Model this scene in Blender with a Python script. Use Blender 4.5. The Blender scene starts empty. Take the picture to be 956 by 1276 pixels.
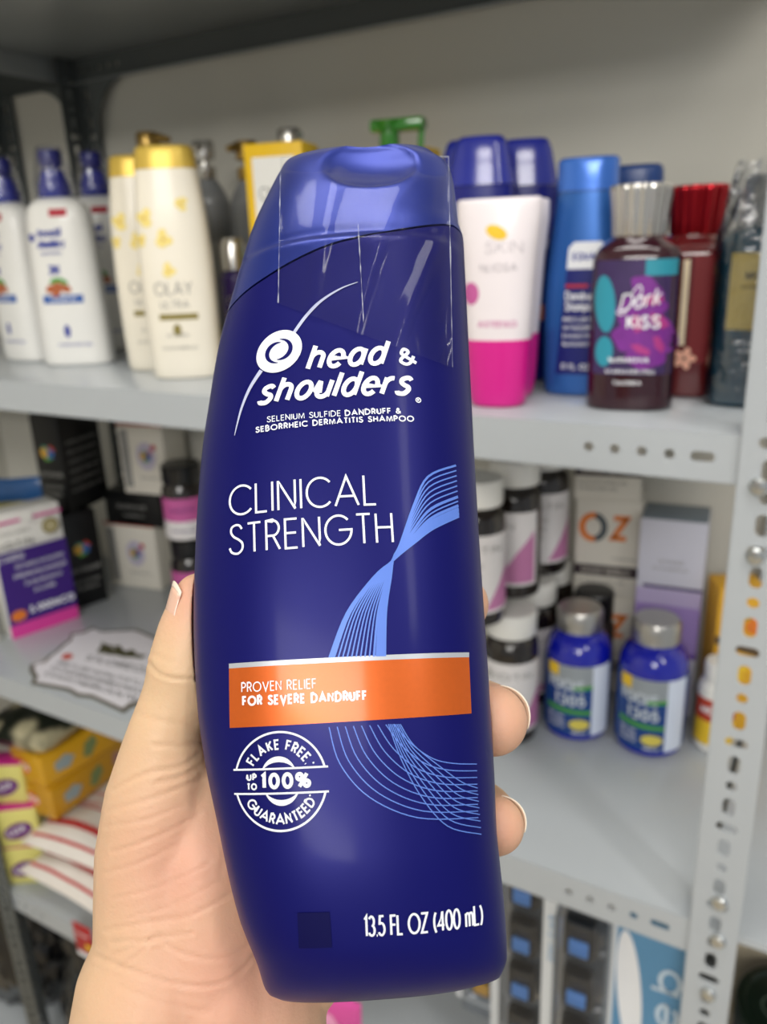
import bpy, bmesh, math, random
import numpy as np
from mathutils import Vector, Matrix, noise
random.seed(4)
SC = bpy.context.scene
COL = SC.collection
# ------------------------------------------------------------------ camera
CAMZ = 1.45                                   # eye height above the floor
RM = np.array([[0.86747099, -0.12653626, -0.48112645],
               [0.49606257, 0.29316179, 0.81729927],
               [-0.0376299, 0.94765223, -0.31707925]])   # columns: image right, image up, view direction
cam_d = bpy.data.cameras.new('camera'); cam = bpy.data.objects.new('camera', cam_d); COL.objects.link(cam)
q, _ = np.linalg.qr(np.column_stack([RM[:, 0], RM[:, 1], -RM[:, 2]]))
m3 = Matrix([[RM[i][0], RM[i][1], -RM[i][2]] for i in range(3)])
cam.matrix_world = Matrix.Translation((0, 0, CAMZ)) @ m3.to_quaternion().normalized().to_matrix().to_4x4()
cam_d.sensor_fit = 'VERTICAL'; cam_d.sensor_height = 24; cam_d.lens = 1000 / 1276 * 24
cam_d.clip_start = .01
cam_d.dof.use_dof = True; cam_d.dof.focus_distance = .185; cam_d.dof.aperture_fstop = cam_d.lens / 2.0
SC.camera = cam
# ------------------------------------------------------------------ light
W = bpy.data.worlds.new('world'); SC.world = W; W.use_nodes = True
W.node_tree.nodes['Background'].inputs[0].default_value = (.92, .96, 1, 1)
W.node_tree.nodes['Background'].inputs[1].default_value = .38
def area(name, loc, target, sx, sy, power, col=(1, .97, .93)):
    l = bpy.data.lights.new(name, 'AREA'); l.shape = 'RECTANGLE'; l.size = sx; l.size_y = sy; l.energy = power; l.color = col
    o = bpy.data.objects.new(name, l); COL.objects.link(o); o.location = loc
    o.rotation_euler = (Vector(target) - Vector(loc)).to_track_quat('-Z', 'Y').to_euler(); return o
area('ceiling_lamp_front', (-.12, .12, 2.74), (-.12, .13, 0), 1.2, .42, 11)
area('ceiling_lamp_rear', (.5, -1.9, 2.72), (-.4, .8, 1.0), 1.4, .5, 30)
area('ceiling_lamp_side', (1.0, -.2, 2.72), (-.2, .7, 1.2), .16, 1.2, 9)
area('far_fill_light', (.9, -3.6, 2.70), (-.4, .9, 1.3), 1.6, .5, 42)  # added fill from deep in the room, lifts the wall under the top shelf
SC.view_settings.view_transform = 'Standard'; SC.view_settings.look = 'None'
SC.view_settings.exposure = .18; SC.view_settings.gamma = 1; SC.view_settings.use_curve_mapping = False

# ------------------------------------------------------------------ helpers
def ray(px, py):
    return RM @ np.array([px - 478., -(py - 638.), 1000.])
def on_z(px, py, z):                            # point of a horizontal plane at height z
    r = ray(px, py); s = (z - CAMZ) / r[2]; return Vector((r[0]*s, r[1]*s, z))
def on_y(px, py, y):
    r = ray(px, py); s = y / r[1]; return Vector((r[0]*s, y, CAMZ + r[2]*s))
def srgb(h):
    h = h.lstrip('#'); v = [int(h[i:i+2], 16)/255 for i in (0, 2, 4)]
    return tuple(c/12.92 if c <= .04045 else ((c+.055)/1.055)**2.4 for c in v) + (1,)
MATS = {}
def mat(name, col='#808080', rough=.5, metal=0, coat=0, trans=0, bump=None, alpha=1, sub=0, var=0, spec=.5, vscale=30, ior=1.45):
    if name in MATS: return MATS[name]
    m = bpy.data.materials.new(name); m.use_nodes = True; nt = m.node_tree; b = nt.nodes['Principled BSDF']
    c = srgb(col) if isinstance(col, str) else tuple(col) + (1,)
    b.inputs['Base Color'].default_value = c; b.inputs['Roughness'].default_value = rough
    b.inputs['Metallic'].default_value = metal; b.inputs['Coat Weight'].default_value = coat
    b.inputs['Coat Roughness'].default_value = .12
    b.inputs['Transmission Weight'].default_value = trans; b.inputs['Alpha'].default_value = alpha
    b.inputs['Specular IOR Level'].default_value = spec; b.inputs['IOR'].default_value = ior
    tc = nt.nodes.new('ShaderNodeTexCoord')
    n = nt.nodes.new('ShaderNodeTexNoise'); nt.links.new(tc.outputs['Object'], n.inputs['Vector'])
    n.inputs['Scale'].default_value = vscale; n.inputs['Detail'].default_value = 4
    v = var or .04                               # slight procedural tone variation
    mx = nt.nodes.new('ShaderNodeMix'); mx.data_type = 'RGBA'
    mx.inputs[6].default_value = tuple(x*(1-v) for x in c[:3]) + (1,)
    mx.inputs[7].default_value = tuple(min(1, x*(1+v)) for x in c[:3]) + (1,)
    nt.links.new(n.outputs['Fac'], mx.inputs[0]); nt.links.new(mx.outputs[2], b.inputs['Base Color'])
    if bump:
        n2 = nt.nodes.new('ShaderNodeTexNoise'); n2.inputs['Scale'].default_value = bump[0]; n2.inputs['Detail'].default_value = 3
        nt.links.new(tc.outputs['Object'], n2.inputs['Vector'])
        bp = nt.nodes.new('ShaderNodeBump'); bp.inputs['Strength'].default_value = bump[1]; bp.inputs['Distance'].default_value = bump[2] if len(bump) > 2 else .001
        nt.links.new(n2.outputs['Fac'], bp.inputs['Height']); nt.links.new(bp.outputs[0], b.inputs['Normal'])
    if sub:
        b.inputs['Subsurface Weight'].default_value = sub; b.inputs['Subsurface Radius'].default_value = (1, .35, .2); b.inputs['Subsurface Scale'].default_value = .006
    MATS[name] = m; return m
def film_mat(name, tint='#ffffff', amount=.25, rough=.06, bump=(60, .5, .002), base=.06):
    if name in MATS: return MATS[name]
    m = bpy.data.materials.new(name); m.use_nodes = True; nt = m.node_tree; nt.nodes.clear(); N = nt.nodes.new; K = nt.links.new
    out = N('ShaderNodeOutputMaterial'); tr = N('ShaderNodeBsdfTransparent'); gl = N('ShaderNodeBsdfGlossy'); mx = N('ShaderNodeMixShader')
    tr.inputs[0].default_value = srgb(tint); gl.inputs['Roughness'].default_value = rough
    fr = N('ShaderNodeFresnel'); fr.inputs[0].default_value = 1.35
    ma = N('ShaderNodeMath'); ma.operation = 'MULTIPLY_ADD'; ma.inputs[1].default_value = amount; ma.inputs[2].default_value = base
    tc = N('ShaderNodeTexCoord'); ns = N('ShaderNodeTexNoise'); ns.inputs['Scale'].default_value = bump[0]; ns.inputs['Detail'].default_value = 2
    bp = N('ShaderNodeBump'); bp.inputs['Strength'].default_value = bump[1]; bp.inputs['Distance'].default_value = bump[2]
    K(tc.outputs['Object'], ns.inputs['Vector']); K(ns.outputs['Fac'], bp.inputs['Height']); K(bp.outputs[0], gl.inputs['Normal']); K(bp.outputs[0], fr.inputs['Normal'])
    K(fr.outputs[0], ma.inputs[0]); K(ma.outputs[0], mx.inputs[0]); K(tr.outputs[0], mx.inputs[1]); K(gl.outputs[0], mx.inputs[2]); K(mx.outputs[0], out.inputs[0])
    MATS[name] = m; return m
def mesh(name, V, F, m, parent=None, smooth=True, sharp=None):
    me = bpy.data.meshes.new(name); me.from_pydata([tuple(v) for v in V], [], F); me.validate(); me.update()
    if smooth:
        me.polygons.foreach_set('use_smooth', [True]*len(me.polygons))
        me.set_sharp_from_angle(angle=math.radians(sharp or 35))
    o = bpy.data.objects.new(name, me); me.materials.append(m); COL.objects.link(o)
    if parent: o.parent = parent
    return o
def tag(o, label=None, cat=None, group=None, kind=None):
    if label: o['label'] = label
    if cat: o['category'] = cat
    if group: o['group'] = group
    if kind: o['kind'] = kind
    return o
def thing(name, label, cat, loc=(0, 0, 0), rz=0, group=None):
    o = bpy.data.objects.new(name, None); COL.objects.link(o); o.location = loc; o.rotation_euler = (0, 0, rz); o.empty_display_size = .02
    return tag(o, label, cat, group)
class MB:                                        # collects verts and faces
    def __init__(s): s.V = []; s.F = []
    def add(s, V, F):
        k = len(s.V); s.V += [tuple(v) for v in V]; s.F += [tuple(i+k for i in f) for f in F]; return s
    def grid(s, fn, nu, nv, flip=False, closed=False):
        V = [fn(i/nu, j/nv) for j in range(nv+1) for i in range(nu+1)]
        F = [(j*(nu+1)+i, j*(nu+1)+i+1, (j+1)*(nu+1)+i+1, (j+1)*(nu+1)+i) for j in range(nv) for i in range(nu)]
        if flip: F = [f[::-1] for f in F]
        return s.add(V, F)
    def build(s, name, m, parent=None, **k): return mesh(name, s.V, s.F, m, parent, **k)
def bbox(x0, x1, y0, y1, z0, z1, bev=.001, mb=None):
    bm = bmesh.new(); r = bmesh.ops.create_cube(bm, size=1)
    for v in bm.verts: v.co = ((x0+x1)/2 + v.co.x*(x1-x0), (y0+y1)/2 + v.co.y*(y1-y0), (z0+z1)/2 + v.co.z*(z1-z0))
    if bev: bmesh.ops.bevel(bm, geom=bm.edges[:], offset=bev, segments=2, profile=.5, affect='EDGES')
    bm.verts.index_update(); V = [v.co.copy() for v in bm.verts]; F = [tuple(v.index for v in f.verts) for f in bm.faces]; bm.free()
    return (mb or MB()).add(V, F)
def lathe(prof, n=40, mb=None, cx=0, cy=0, ribs=0, ribd=0):
    """profile of (r, z) from bottom to top, closed at both ends"""
    mb = mb or MB(); V = []; F = []
    for r, z in prof:
        for k in range(n):
            a = 2*math.pi*k/n; rr = r + (ribd*(k % 2) if ribs and r > ribs else 0)
            V.append((cx + rr*math.cos(a), cy + rr*math.sin(a), z))
    for j in range(len(prof)-1):
        for k in range(n): F.append((j*n+k, j*n+(k+1) % n, (j+1)*n+(k+1) % n, (j+1)*n+k))
    F.append(tuple(range(n))[::-1]); F.append(tuple((len(prof)-1)*n+k for k in range(n)))
    return mb.add(V, F)
def tube(pts, r, n=10, mb=None):
    mb = mb or MB(); P = [Vector(p) for p in pts]; V = []; F = []; up = Vector((0, 0, 1))
    for i, p in enumerate(P):
        d = (P[min(i+1, len(P)-1)] - P[max(i-1, 0)]).normalized()
        a = d.cross(up); a = a.normalized() if a.length > 1e-3 else Vector((1, 0, 0)); b = d.cross(a).normalized()
        rr = r[i] if isinstance(r, (list, tuple)) else r
        for k in range(n):
            t = 2*math.pi*k/n; V.append(p + a*rr*math.cos(t) + b*rr*math.sin(t))
    for j in range(len(P)-1):
        for k in range(n): F.append((j*n+k, (j+1)*n+k, (j+1)*n+(k+1) % n, j*n+(k+1) % n))
    F.append(tuple(range(n))); F.append(tuple((len(P)-1)*n+k for k in range(n))[::-1])
    return mb.add(V, F)
def pchip(xs, ys):
    xs = np.array(xs, float); ys = np.array(ys, float); h = np.diff(xs); dl = np.diff(ys)/h; d = np.zeros_like(ys)
    for k in range(1, len(xs)-1):
        if dl[k-1]*dl[k] > 0:
            w1 = 2*h[k]+h[k-1]; w2 = h[k]+2*h[k-1]; d[k] = (w1+w2)/(w1/dl[k-1]+w2/dl[k])
    d[0] = dl[0]; d[-1] = dl[-1]
    def f(x):
        x = np.clip(x, xs[0], xs[-1]); k = np.clip(np.searchsorted(xs, x)-1, 0, len(h)-1); t = (x-xs[k])/h[k]
        return (ys[k]*(1+2*t)*(1-t)**2 + ys[k+1]*t*t*(3-2*t) + h[k]*(d[k]*t*(1-t)**2 - d[k+1]*t*t*(1-t)))
    return f
class Loft:
    """bottle-like solid: keys (z, x0, x1, half_depth, exponent)"""
    def __init__(s, keys, smooth=True):
        K = np.array(keys, float); s.K = K; s.z0 = K[0, 0]; s.z1 = K[-1, 0]
        s.f = [pchip(K[:, 0], K[:, i]) for i in range(1, 5)]
    def at(s, z): return [float(g(z)) for g in s.f]
    def front(s, u, z):
        x0, x1, b, n = s.at(z); a = (x1-x0)/2; t = min(.9995, abs(u-(x0+x1)/2)/max(a, 1e-6)); return -b*(1-t**n)**(1/n)
    def m(s, u, z, off=.0003):
        y = s.front(u, z); e = .0008
        dy = (s.front(u+e, z)-s.front(u-e, z))/(2*e); dz = (s.front(u, z+e)-s.front(u, z-e))/(2*e)
        n = Vector((dy, -1, dz)).normalized(); return Vector((u, y, z)) + n*off
    def mb(s, nseg=56, nz=60, lo=None, hi=None, mb=None, cap=True):
        """lo/hi: seam curves as functions of x, or None for the ends"""
        mb = mb or MB(); V = []; F = []
        zs = sorted(set(list(np.linspace(0, 1, nz+1)) + [(k-s.z0)/(s.z1-s.z0) for k in s.K[:, 0]]))
        for q in zs:
            for k in range(nseg):
                t = 2*math.pi*k/nseg; cc, ss = math.cos(t), math.sin(t)
                z = s.z0 + q*(s.z1-s.z0)
                if lo or hi:
                    za = lo(cc) if lo else s.z0; zb = hi(cc) if hi else s.z1; z = za + q*(zb-za)
                x0, x1, b, n = s.at(z)
                V.append(((x0+x1)/2 + (x1-x0)/2*math.copysign(abs(cc)**(2/n), cc), b*math.copysign(abs(ss)**(2/n), ss), z))
        R = len(zs)
        for j in range(R-1):
            for k in range(nseg): F.append((j*nseg+k, j*nseg+(k+1) % nseg, (j+1)*nseg+(k+1) % nseg, (j+1)*nseg+k))
        if cap:
            F.append(tuple(range(nseg))[::-1]); F.append(tuple((R-1)*nseg+k for k in range(nseg)))
        return mb.add(V, F)
def flat(y): return lambda u, v, off=.0003: Vector((u, y-off, v))                 # a box's front face
def side(x, sgn=1): return lambda u, v, off=.0003: Vector((x+sgn*off, u, v))      # a box's side face
def top(z): return lambda u, v, off=.0003: Vector((u, v, z+off))
# ---- decals: thin printed shapes wrapped on a surface map m(u, v, off)
def patch(m, u0, u1, v0, v1, nu=12, nv=8, off=.0003, mb=None):
    return (mb or MB()).grid(lambda a, b: m(u0+(u1-u0)*a, v0+(v1-v0)*b, off), nu, nv)
def quad(m, P, nu=16, nv=6, off=.0003, mb=None):      # P: four (u,v) corners bl, br, tr, tl
    def fn(a, b):
        u = (P[0][0]*(1-a)+P[1][0]*a)*(1-b) + (P[3][0]*(1-a)+P[2][0]*a)*b
        v = (P[0][1]*(1-a)+P[1][1]*a)*(1-b) + (P[3][1]*(1-a)+P[2][1]*a)*b
        return m(u, v, off)
    return (mb or MB()).grid(fn, nu, nv)
def disc(m, u, v, ru, rv, rot=0, off=.0003, n=24, rings=3, mb=None, wob=0):
    mb = mb or MB(); V = [m(u, v, off)]; F = []; c, s = math.cos(rot), math.sin(rot)
    for r in range(1, rings+1):
        for k in range(n):
            t = 2*math.pi*k/n; w = 1 + wob*math.sin(5*t+1)
            x, y = ru*r/rings*math.cos(t)*w, rv*r/rings*math.sin(t)*w
            V.append(m(u+x*c-y*s, v+x*s+y*c, off))
    for k in range(n): F.append((0, 1+k, 1+(k+1) % n))
    for r in range(rings-1):
        for k in range(n): a = 1+r*n; F.append((a+k, a+n+k, a+n+(k+1) % n, a+(k+1) % n))
    return mb.add(V, F)
def ribbon(m, pts, w, off=.0004, mb=None, step=.0015, closed=False):
    """stroke of width w (number or per-point list) along (u,v) points"""
    mb = mb or MB(); P = []; Wd = []
    ww = w if isinstance(w, (list, tuple)) else [w]*len(pts)
    for i in range(len(pts)-1):
        a, b = pts[i], pts[i+1]; L = math.hypot(b[0]-a[0], b[1]-a[1]); n = max(1, int(L/step))
        for k in range(n): t = k/n; P.append((a[0]+(b[0]-a[0])*t, a[1]+(b[1]-a[1])*t)); Wd.append(ww[i]+(ww[i+1]-ww[i])*t)
    P.append(pts[-1]); Wd.append(ww[-1]); V = []; F = []; N = len(P)
    for i in range(N):
        a = P[i-1] if i > 0 else (P[-2] if closed else None); b = P[i+1] if i < N-1 else (P[1] if closed else None)
        def nd(p, q): l = math.hypot(q[0]-p[0], q[1]-p[1]) or 1; return ((q[0]-p[0])/l, (q[1]-p[1])/l)
        d1 = nd(a, P[i]) if a else nd(P[i], b); d2 = nd(P[i], b) if b else d1
        n1 = (-d1[1], d1[0]); n2 = (-d2[1], d2[0]); mx, my = n1[0]+n2[0], n1[1]+n2[1]; l2 = mx*mx+my*my
        if l2 < .3: mx, my = n1; k = 1
        else: k = 2/l2
        h = Wd[i]/2; V.append(m(P[i][0]+mx*k*h, P[i][1]+my*k*h, off)); V.append(m(P[i][0]-mx*k*h, P[i][1]-my*k*h, off))
    for i in range(N-1): F.append((2*i, 2*i+1, 2*i+3, 2*i+2))
    return mb.add(V, F)
def arc(cx, cy, rx, ry, a0, a1, n=14):
    return [(cx+rx*math.cos(math.radians(a0+(a1-a0)*k/n)), cy+ry*math.sin(math.radians(a0+(a1-a0)*k/n))) for k in range(n+1)]
def bez(P, n=10):                                    # smooth curve through points
    P = [tuple(p) for p in P]; out = []; Q = [P[0]] + P + [P[-1]]
    for i in range(1, len(Q)-2):
        p0, p1, p2, p3 = Q[i-1:i+3]
        for k in range(n):
            t = k/n; out.append(tuple(.5*(2*p1[j]+(p2[j]-p0[j])*t+(2*p0[j]-5*p1[j]+4*p2[j]-p3[j])*t*t+(3*p1[j]-p0[j]-3*p2[j]+p3[j])*t**3) for j in range(len(p1))))
    out.append(P[-1]); return out
S_ = bez([(.52, .84), (.42, .97), (.27, 1), (.1, .93), (.07, .76), (.18, .6), (.38, .48), (.53, .34), (.53, .15), (.4, .02), (.25, 0), (.08, .07), (0, .22)], 4)
s_ = bez([(.4, .6), (.3, .7), (.18, .7), (.06, .63), (.06, .5), (.2, .38), (.36, .3), (.4, .17), (.3, .02), (.17, 0), (.05, .03), (0, .12)], 4)
G = {
 'A': (.86, [[(0, 0), (.43, 1), (.86, 0)], [(.14, .32), (.72, .32)]]),
 'B': (.56, [[(0, .52), (0, 0), (.3, 0)] + arc(.3, .27, .26, .27, -90, 90) + [(0, .54)], [(0, .5), (0, 1), (.28, 1)] + arc(.28, .77, .22, .23, 90, -90) + [(0, .54)]]),
 'C': (.84, [arc(.5, .5, .5, .5, 42, 318, 26)]),
 'D': (.72, [[(0, 0), (0, 1), (.24, 1)] + arc(.24, .5, .48, .5, 90, -90, 18) + [(0, 0)]]),
 'E': (.46, [[(.46, 1), (0, 1), (0, 0), (.46, 0)], [(0, .52), (.42, .52)]]),
 'F': (.44, [[(.44, 1), (0, 1), (0, 0)], [(0, .52), (.4, .52)]]),
 'G': (.98, [arc(.5, .5, .5, .5, 42, 360, 28) + [(.52, .5)]]),
 'H': (.6, [[(0, 0), (0, 1)], [(.6, 0), (.6, 1)], [(0, .52), (.6, .52)]]),
 'I': (.0, [[(0, 0), (0, 1)]]),
 'J': (.36, [[(.36, 1), (.36, .2)] + arc(.18, .2, .18, .2, 0, -170)]),
 'K': (.56, [[(0, 0), (0, 1)], [(.52, 1), (0, .42)], [(.16, .58), (.56, 0)]]),
 'L': (.42, [[(0, 1), (0, 0), (.42, 0)]]),
 'M': (.84, [[(0, 0), (.06, 1), (.42, .1), (.78, 1), (.84, 0)]]),
 'N': (.64, [[(0, 0), (0, 1), (.64, 0), (.64, 1)]]),
 'O': (1., [arc(.5, .5, .5, .5, 0, 360, 32)]),
 'P': (.5, [[(0, 0), (0, 1), (.26, 1)] + arc(.26, .74, .24, .26, 90, -90) + [(0, .48)]]),
 'Q': (1., [arc(.5, .5, .5, .5, 0, 360, 32), [(.6, .3), (.9, 0)]]),
 'R': (.52, [[(0, 0), (0, 1), (.26, 1)] + arc(.26, .74, .24, .26, 90, -90) + [(0, .48)], [(.26, .48), (.52, 0)]]),
 'S': (.54, [S_]),
 'T': (.52, [[(0, 1), (.52, 1)], [(.26, 1), (.26, 0)]]),
 'U': (.58, [[(0, 1), (0, .29)] + arc(.29, .29, .29, .29, 180, 360) + [(.58, 1)]]),
 'V': (.74, [[(0, 1), (.37, 0), (.74, 1)]]),
 'W': (1.1, [[(0, 1), (.28, 0), (.55, .9), (.82, 0), (1.1, 1)]]),
 'X': (.66, [[(0, 0), (.66, 1)], [(0, 1), (.66, 0)]]),
 'Y': (.66, [[(0, 1), (.33, .48), (.66, 1)], [(.33, .48), (.33, 0)]]),
 'Z': (.56, [[(0, 1), (.56, 1), (0, 0), (.56, 0)]]),
 '0': (.56, [arc(.28, .5, .28, .5, 0, 360, 24)]),
 '1': (.2, [[(0, .86), (.16, 1), (.16, 0)]]),
 '2': (.52, [arc(.26, .74, .25, .26, 165, -30) + [(0, 0), (.52, 0)]]),
 '3': (.52, [arc(.25, .74, .23, .26, 150, -80), arc(.25, .27, .27, .27, 85, -155)]),
 '4': (.6, [[(.44, 0), (.44, 1), (0, .28), (.6, .28)]]),
 '5': (.52, [[(.46, 1), (.12, 1), (.06, .55)] + arc(.23, .32, .28, .32, 115, -150)]),
 '6': (.54, [[(.4, 1), (.08, .48)] + arc(.27, .3, .27, .3, 140, 500, 24)]),
 '8': (.52, [arc(.26, .75, .21, .25, 0, 360, 18), arc(.26, .27, .26, .27, 0, 360, 20)]),
 '9': (.54, [[(.14, 0), (.46, .52)] + arc(.27, .7, .27, .3, -40, 320, 24)]),
 '%': (.84, [arc(.18, .76, .18, .22, 0, 360, 16), arc(.66, .24, .18, .22, 0, 360, 16), [(.16, 0), (.68, 1)]]),
 '&': (.7, [bez([(.7, 0), (.18, .62), (.14, .8), (.28, .98), (.44, .84), (.4, .68), (.08, .42), (.0, .22), (.2, .01), (.44, .08), (.66, .46)], 5)]),
 '(': (.2, [arc(.5, .45, .48, .68, 130, 230)]), ')': (.2, [arc(-.3, .45, .48, .68, 50, -50)]),
 '.': (.06, [[(.0, .0), (.09, .0)]]), '*': (.1, [[(0, .85), (.1, .85)], [(.05, .79), (.05, .91)]]), '-': (.3, [[(0, .4), (.3, .4)]]), '+': (.4, [[(0, .45), (.4, .45)], [(.2, .25), (.2, .65)]]),
 'h': (.42, [[(0, 0), (0, 1)], arc(.21, .46, .21, .23, 180, 0) + [(.42, 0)]]),
 'e': (.48, [[(.02, .36), (.48, .38)] + arc(.24, .35, .24, .35, 5, 320, 20)]),
 'a': (.46, [arc(.23, .35, .23, .35, 0, 360, 22), [(.46, .7), (.46, 0)]]),
 'd': (.46, [arc(.23, .35, .23, .35, 0, 360, 22), [(.46, 1), (.46, 0)]]),
 's': (.4, [s_]), 'o': (.5, [arc(.25, .35, .25, .35, 0, 360, 22)]),
 'u': (.42, [[(0, .7), (0, .23)] + arc(.21, .23, .21, .23, 180, 360) + [(.42, .7)], [(.42, .3), (.42, 0)]]),
 'l': (.0, [[(0, 0), (0, 1)]]), 'r': (.26, [[(0, 0), (0, .7)], arc(.22, .42, .22, .26, 180, 75)]),
 'm': (.66, [[(0, 0), (0, .7)], arc(.165, .5, .165, .2, 180, 0) + [(.33, 0)], arc(.495, .5, .165, .2, 180, 0) + [(.66, 0)]]),
 'k': (.4, [[(0, 0), (0, 1)], [(.36, .68), (0, .3)], [(.12, .42), (.4, 0)]]),
 'f': (.26, [[(.1, 0), (.1, .8)] + arc(.28, .8, .18, .2, 180, 80), [(0, .62), (.26, .62)]]),
 'b': (.46, [arc(.23, .35, .23, .35, 0, 360, 22), [(0, 1), (0, 0)]]),
 'n': (.42, [[(0, 0), (0, .7)], arc(.21, .46, .21, .23, 180, 0) + [(.42, 0)]]),
 'p': (.46, [arc(.23, .35, .23, .35, 0, 360, 22), [(0, .7), (0, -.3)]]),
 'i': (.0, [[(0, 0), (0, .68)], [(0, .86), (0, .96)]]), 't': (.26, [[(.12, .95), (.12, 0)], [(0, .66), (.26, .66)]]),
 'c': (.4, [arc(.25, .35, .25, .35, 50, 310, 18)]), 'y': (.42, [[(0, .7), (.2, .05)], [(.42, .7), (.1, -.3)]]), ' ': (.26, []),
}
def text(m, s, p0, p1, h, w, gap=None, shear=0, off=.0004, mb=None, warp=None):
    """single-stroke lettering fitted between the (u,v) baseline ends p0 and p1"""
    mb = mb or MB(); adv = []; x = 0; gap = (.15 + 1.05*w/h) if gap is None else gap
    p0, p1 = ((p0[0]+w/2, p0[1]), (p1[0]-w/2, p1[1]))
    for c in s: adv.append(x); x += G[c][0] + gap
    tot = max(x - gap, .01); d = (p1[0]-p0[0], p1[1]-p0[1]); L = math.hypot(*d); e = (d[0]/L, d[1]/L); sx = (L-shear*0*h)/tot
    for c, a in zip(s, adv):
        for pl in G[c][1]:
            pts = [( (a+p[0])*sx + p[1]*h*shear, w/2 + p[1]*(h-w)) for p in pl]
            if warp: pts = [warp(*p) for p in pts]
            else: pts = [(p0[0]+e[0]*x_-e[1]*y_, p0[1]+e[1]*x_+e[0]*y_) for x_, y_ in pts]
            ribbon(m, pts, w, off, mb, closed=(pl[0][0] == pl[-1][0] and abs(pl[0][1]-pl[-1][1]) < 1e-6) or (math.hypot(pl[0][0]-pl[-1][0], pl[0][1]-pl[-1][1]) < 1e-4))
    return mb
def greek(m, u0, u1, v, h, w, mb=None, seed=0, off=.0004):    # small blurred print: row of letters fitted to a width
    r = random.Random(seed); n = max(3, int((u1-u0)/(h*.75))); s = ''.join(r.choice('EAINTORSL') for _ in range(n))
    return text(m, s, (u0, v), (u1, v), h, w, off=off, mb=mb)
def sub(o, name, mb_, m): return mb_.build(name, m, o)

# ------------------------------------------------------------------ materials
M_wall = mat('painted_wall', '#d2cfc4', .8, bump=(90, .2, .002), var=.05, vscale=3)
M_steel = mat('grey_enamel', '#b3b9be', .32, coat=.3, bump=(35, .12, .0015), var=.03, vscale=8)
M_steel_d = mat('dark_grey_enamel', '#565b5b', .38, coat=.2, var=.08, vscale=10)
M_bolt = mat('zinc_bolt', '#c9cccc', .25, 1)
M_white = mat('white_plastic', '#ecebe6', .3, coat=.3)
M_cream = mat('cream_plastic', '#f0e9d8', .35, coat=.2)
M_gold = mat('pale_gold_plastic', '#d6b650', .35, metal=.35)
M_goldm = mat('gold_metal', '#a98a4c', .3, metal=.8)
M_navy = mat('navy_plastic', '#141a78', .3, coat=.3)
M_navyt = mat('navy_translucent', '#26309a', .2, coat=.5)
M_black = mat('black_plastic', '#0c0d0f', .3, coat=.2)
M_silver = mat('silver_cap', '#c9c6c0', .25, metal=.9)
M_pblack = mat('black_print', '#1b1b1d', .6); M_pgrey = mat('grey_print', '#8d8c88', .6); M_pwhite = mat('white_print', '#f1f3f6', .5)
M_pred = mat('red_print', '#b52a3c', .6); M_pblue = mat('blue_print', '#2b3a9a', .6); M_porange = mat('orange_print', '#e07a2a', .6)
M_pgold = mat('gold_print', '#8a7c3c', .5); M_green = mat('green_print', '#4b9a3c', .6); M_pyellow = mat('yellow_print', '#edc52e', .6)
M_magenta = mat('magenta_print', '#cc2d8c', .5); M_purple = mat('purple_print', '#3a1b66', .5); M_pink = mat('pink_print', '#c85fa0', .6); M_sky = mat('light_blue_print', '#6f9fc9', .5)
M_film = film_mat('clear_wrap', '#f4f4f6', .5, .12, (70, .7, .003), .05)

# ------------------------------------------------------------------ room and shelving
def struct(o): o['kind'] = 'structure'; return o
struct(bbox(-1.56, 1.6, 1.008, 1.10, 0, 2.8, 0).build('wall_back', M_wall))
struct(bbox(-1.56, -1.5, -4.0, 1.15, 0, 2.8, 0).build('wall_left', M_wall))
M_floor = mat('beige_floor_tile', '#cbbda6', .35, var=.06, vscale=5)
struct(bbox(-1.56, 1.6, -4.0, 1.15, -.05, 0, 0).build('floor', M_floor))
struct(bbox(-1.56, 1.6, -4.0, 1.15, 2.8, 2.85, 0).build('ceiling', mat('white_ceiling', '#d8d8d4', .9)))
YF, YB = .6, 1.0
XL, XR = -1.136, -.060
S0, S1, S2, S3, S4 = 1.743, 1.313, .882, .450, .06
def perf(fn, L, Wd, holes, mb, base=0):
    """strip 0..L by 0..Wd with real holes (pos, centre, half length, half width); fn(a, b) gives the 3-D point"""
    holes = sorted(holes); x = 0; n = 16
    def q(a0, a1):
        if a1-a0 > 1e-5: mb.add([fn(a0, 0), fn(a1, 0), fn(a1, Wd), fn(a0, Wd)], [(0, 1, 2, 3)])
    for (p, c, ra, rb) in holes:
        h = max(ra*1.15, .0075); q(x, p-h); x = p+h; V = []; F = []
        for k in range(n):
            t = 2*math.pi*(k+.5)/n; ct, st = math.cos(t), math.sin(t)
            k_ = min(ra, rb); V.append(fn(p+math.copysign(ra-k_, ct)+k_*ct, c+math.copysign(rb-k_, st)+k_*st))
            if abs(ct)*1 > abs(st): a = math.copysign(h, ct); b = (Wd/2)*st/abs(ct)
            else: b = math.copysign(Wd/2, st); a = h*ct/abs(st)
            V.append(fn(p+a, Wd/2+b))
        cr = [(h, Wd/2), (-h, Wd/2), (-h, -Wd/2), (h, -Wd/2)]
        for k in range(n):
            k2 = (k+1) % n; F.append((2*k, 2*k+1, 2*k2+1, 2*k2))
        for (ca, cb), k in zip(cr, (1, 5, 9, 13)):
            pass
        V2 = V + [fn(p+ca, Wd/2+cb) for ca, cb in cr]
        for i, k in enumerate((1, 5, 9, 13)):
            F.append((2*k+1, 2*n+i, 2*((k+1) % n)+1))
        mb.add(V2, F)
    q(x, L)
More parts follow.
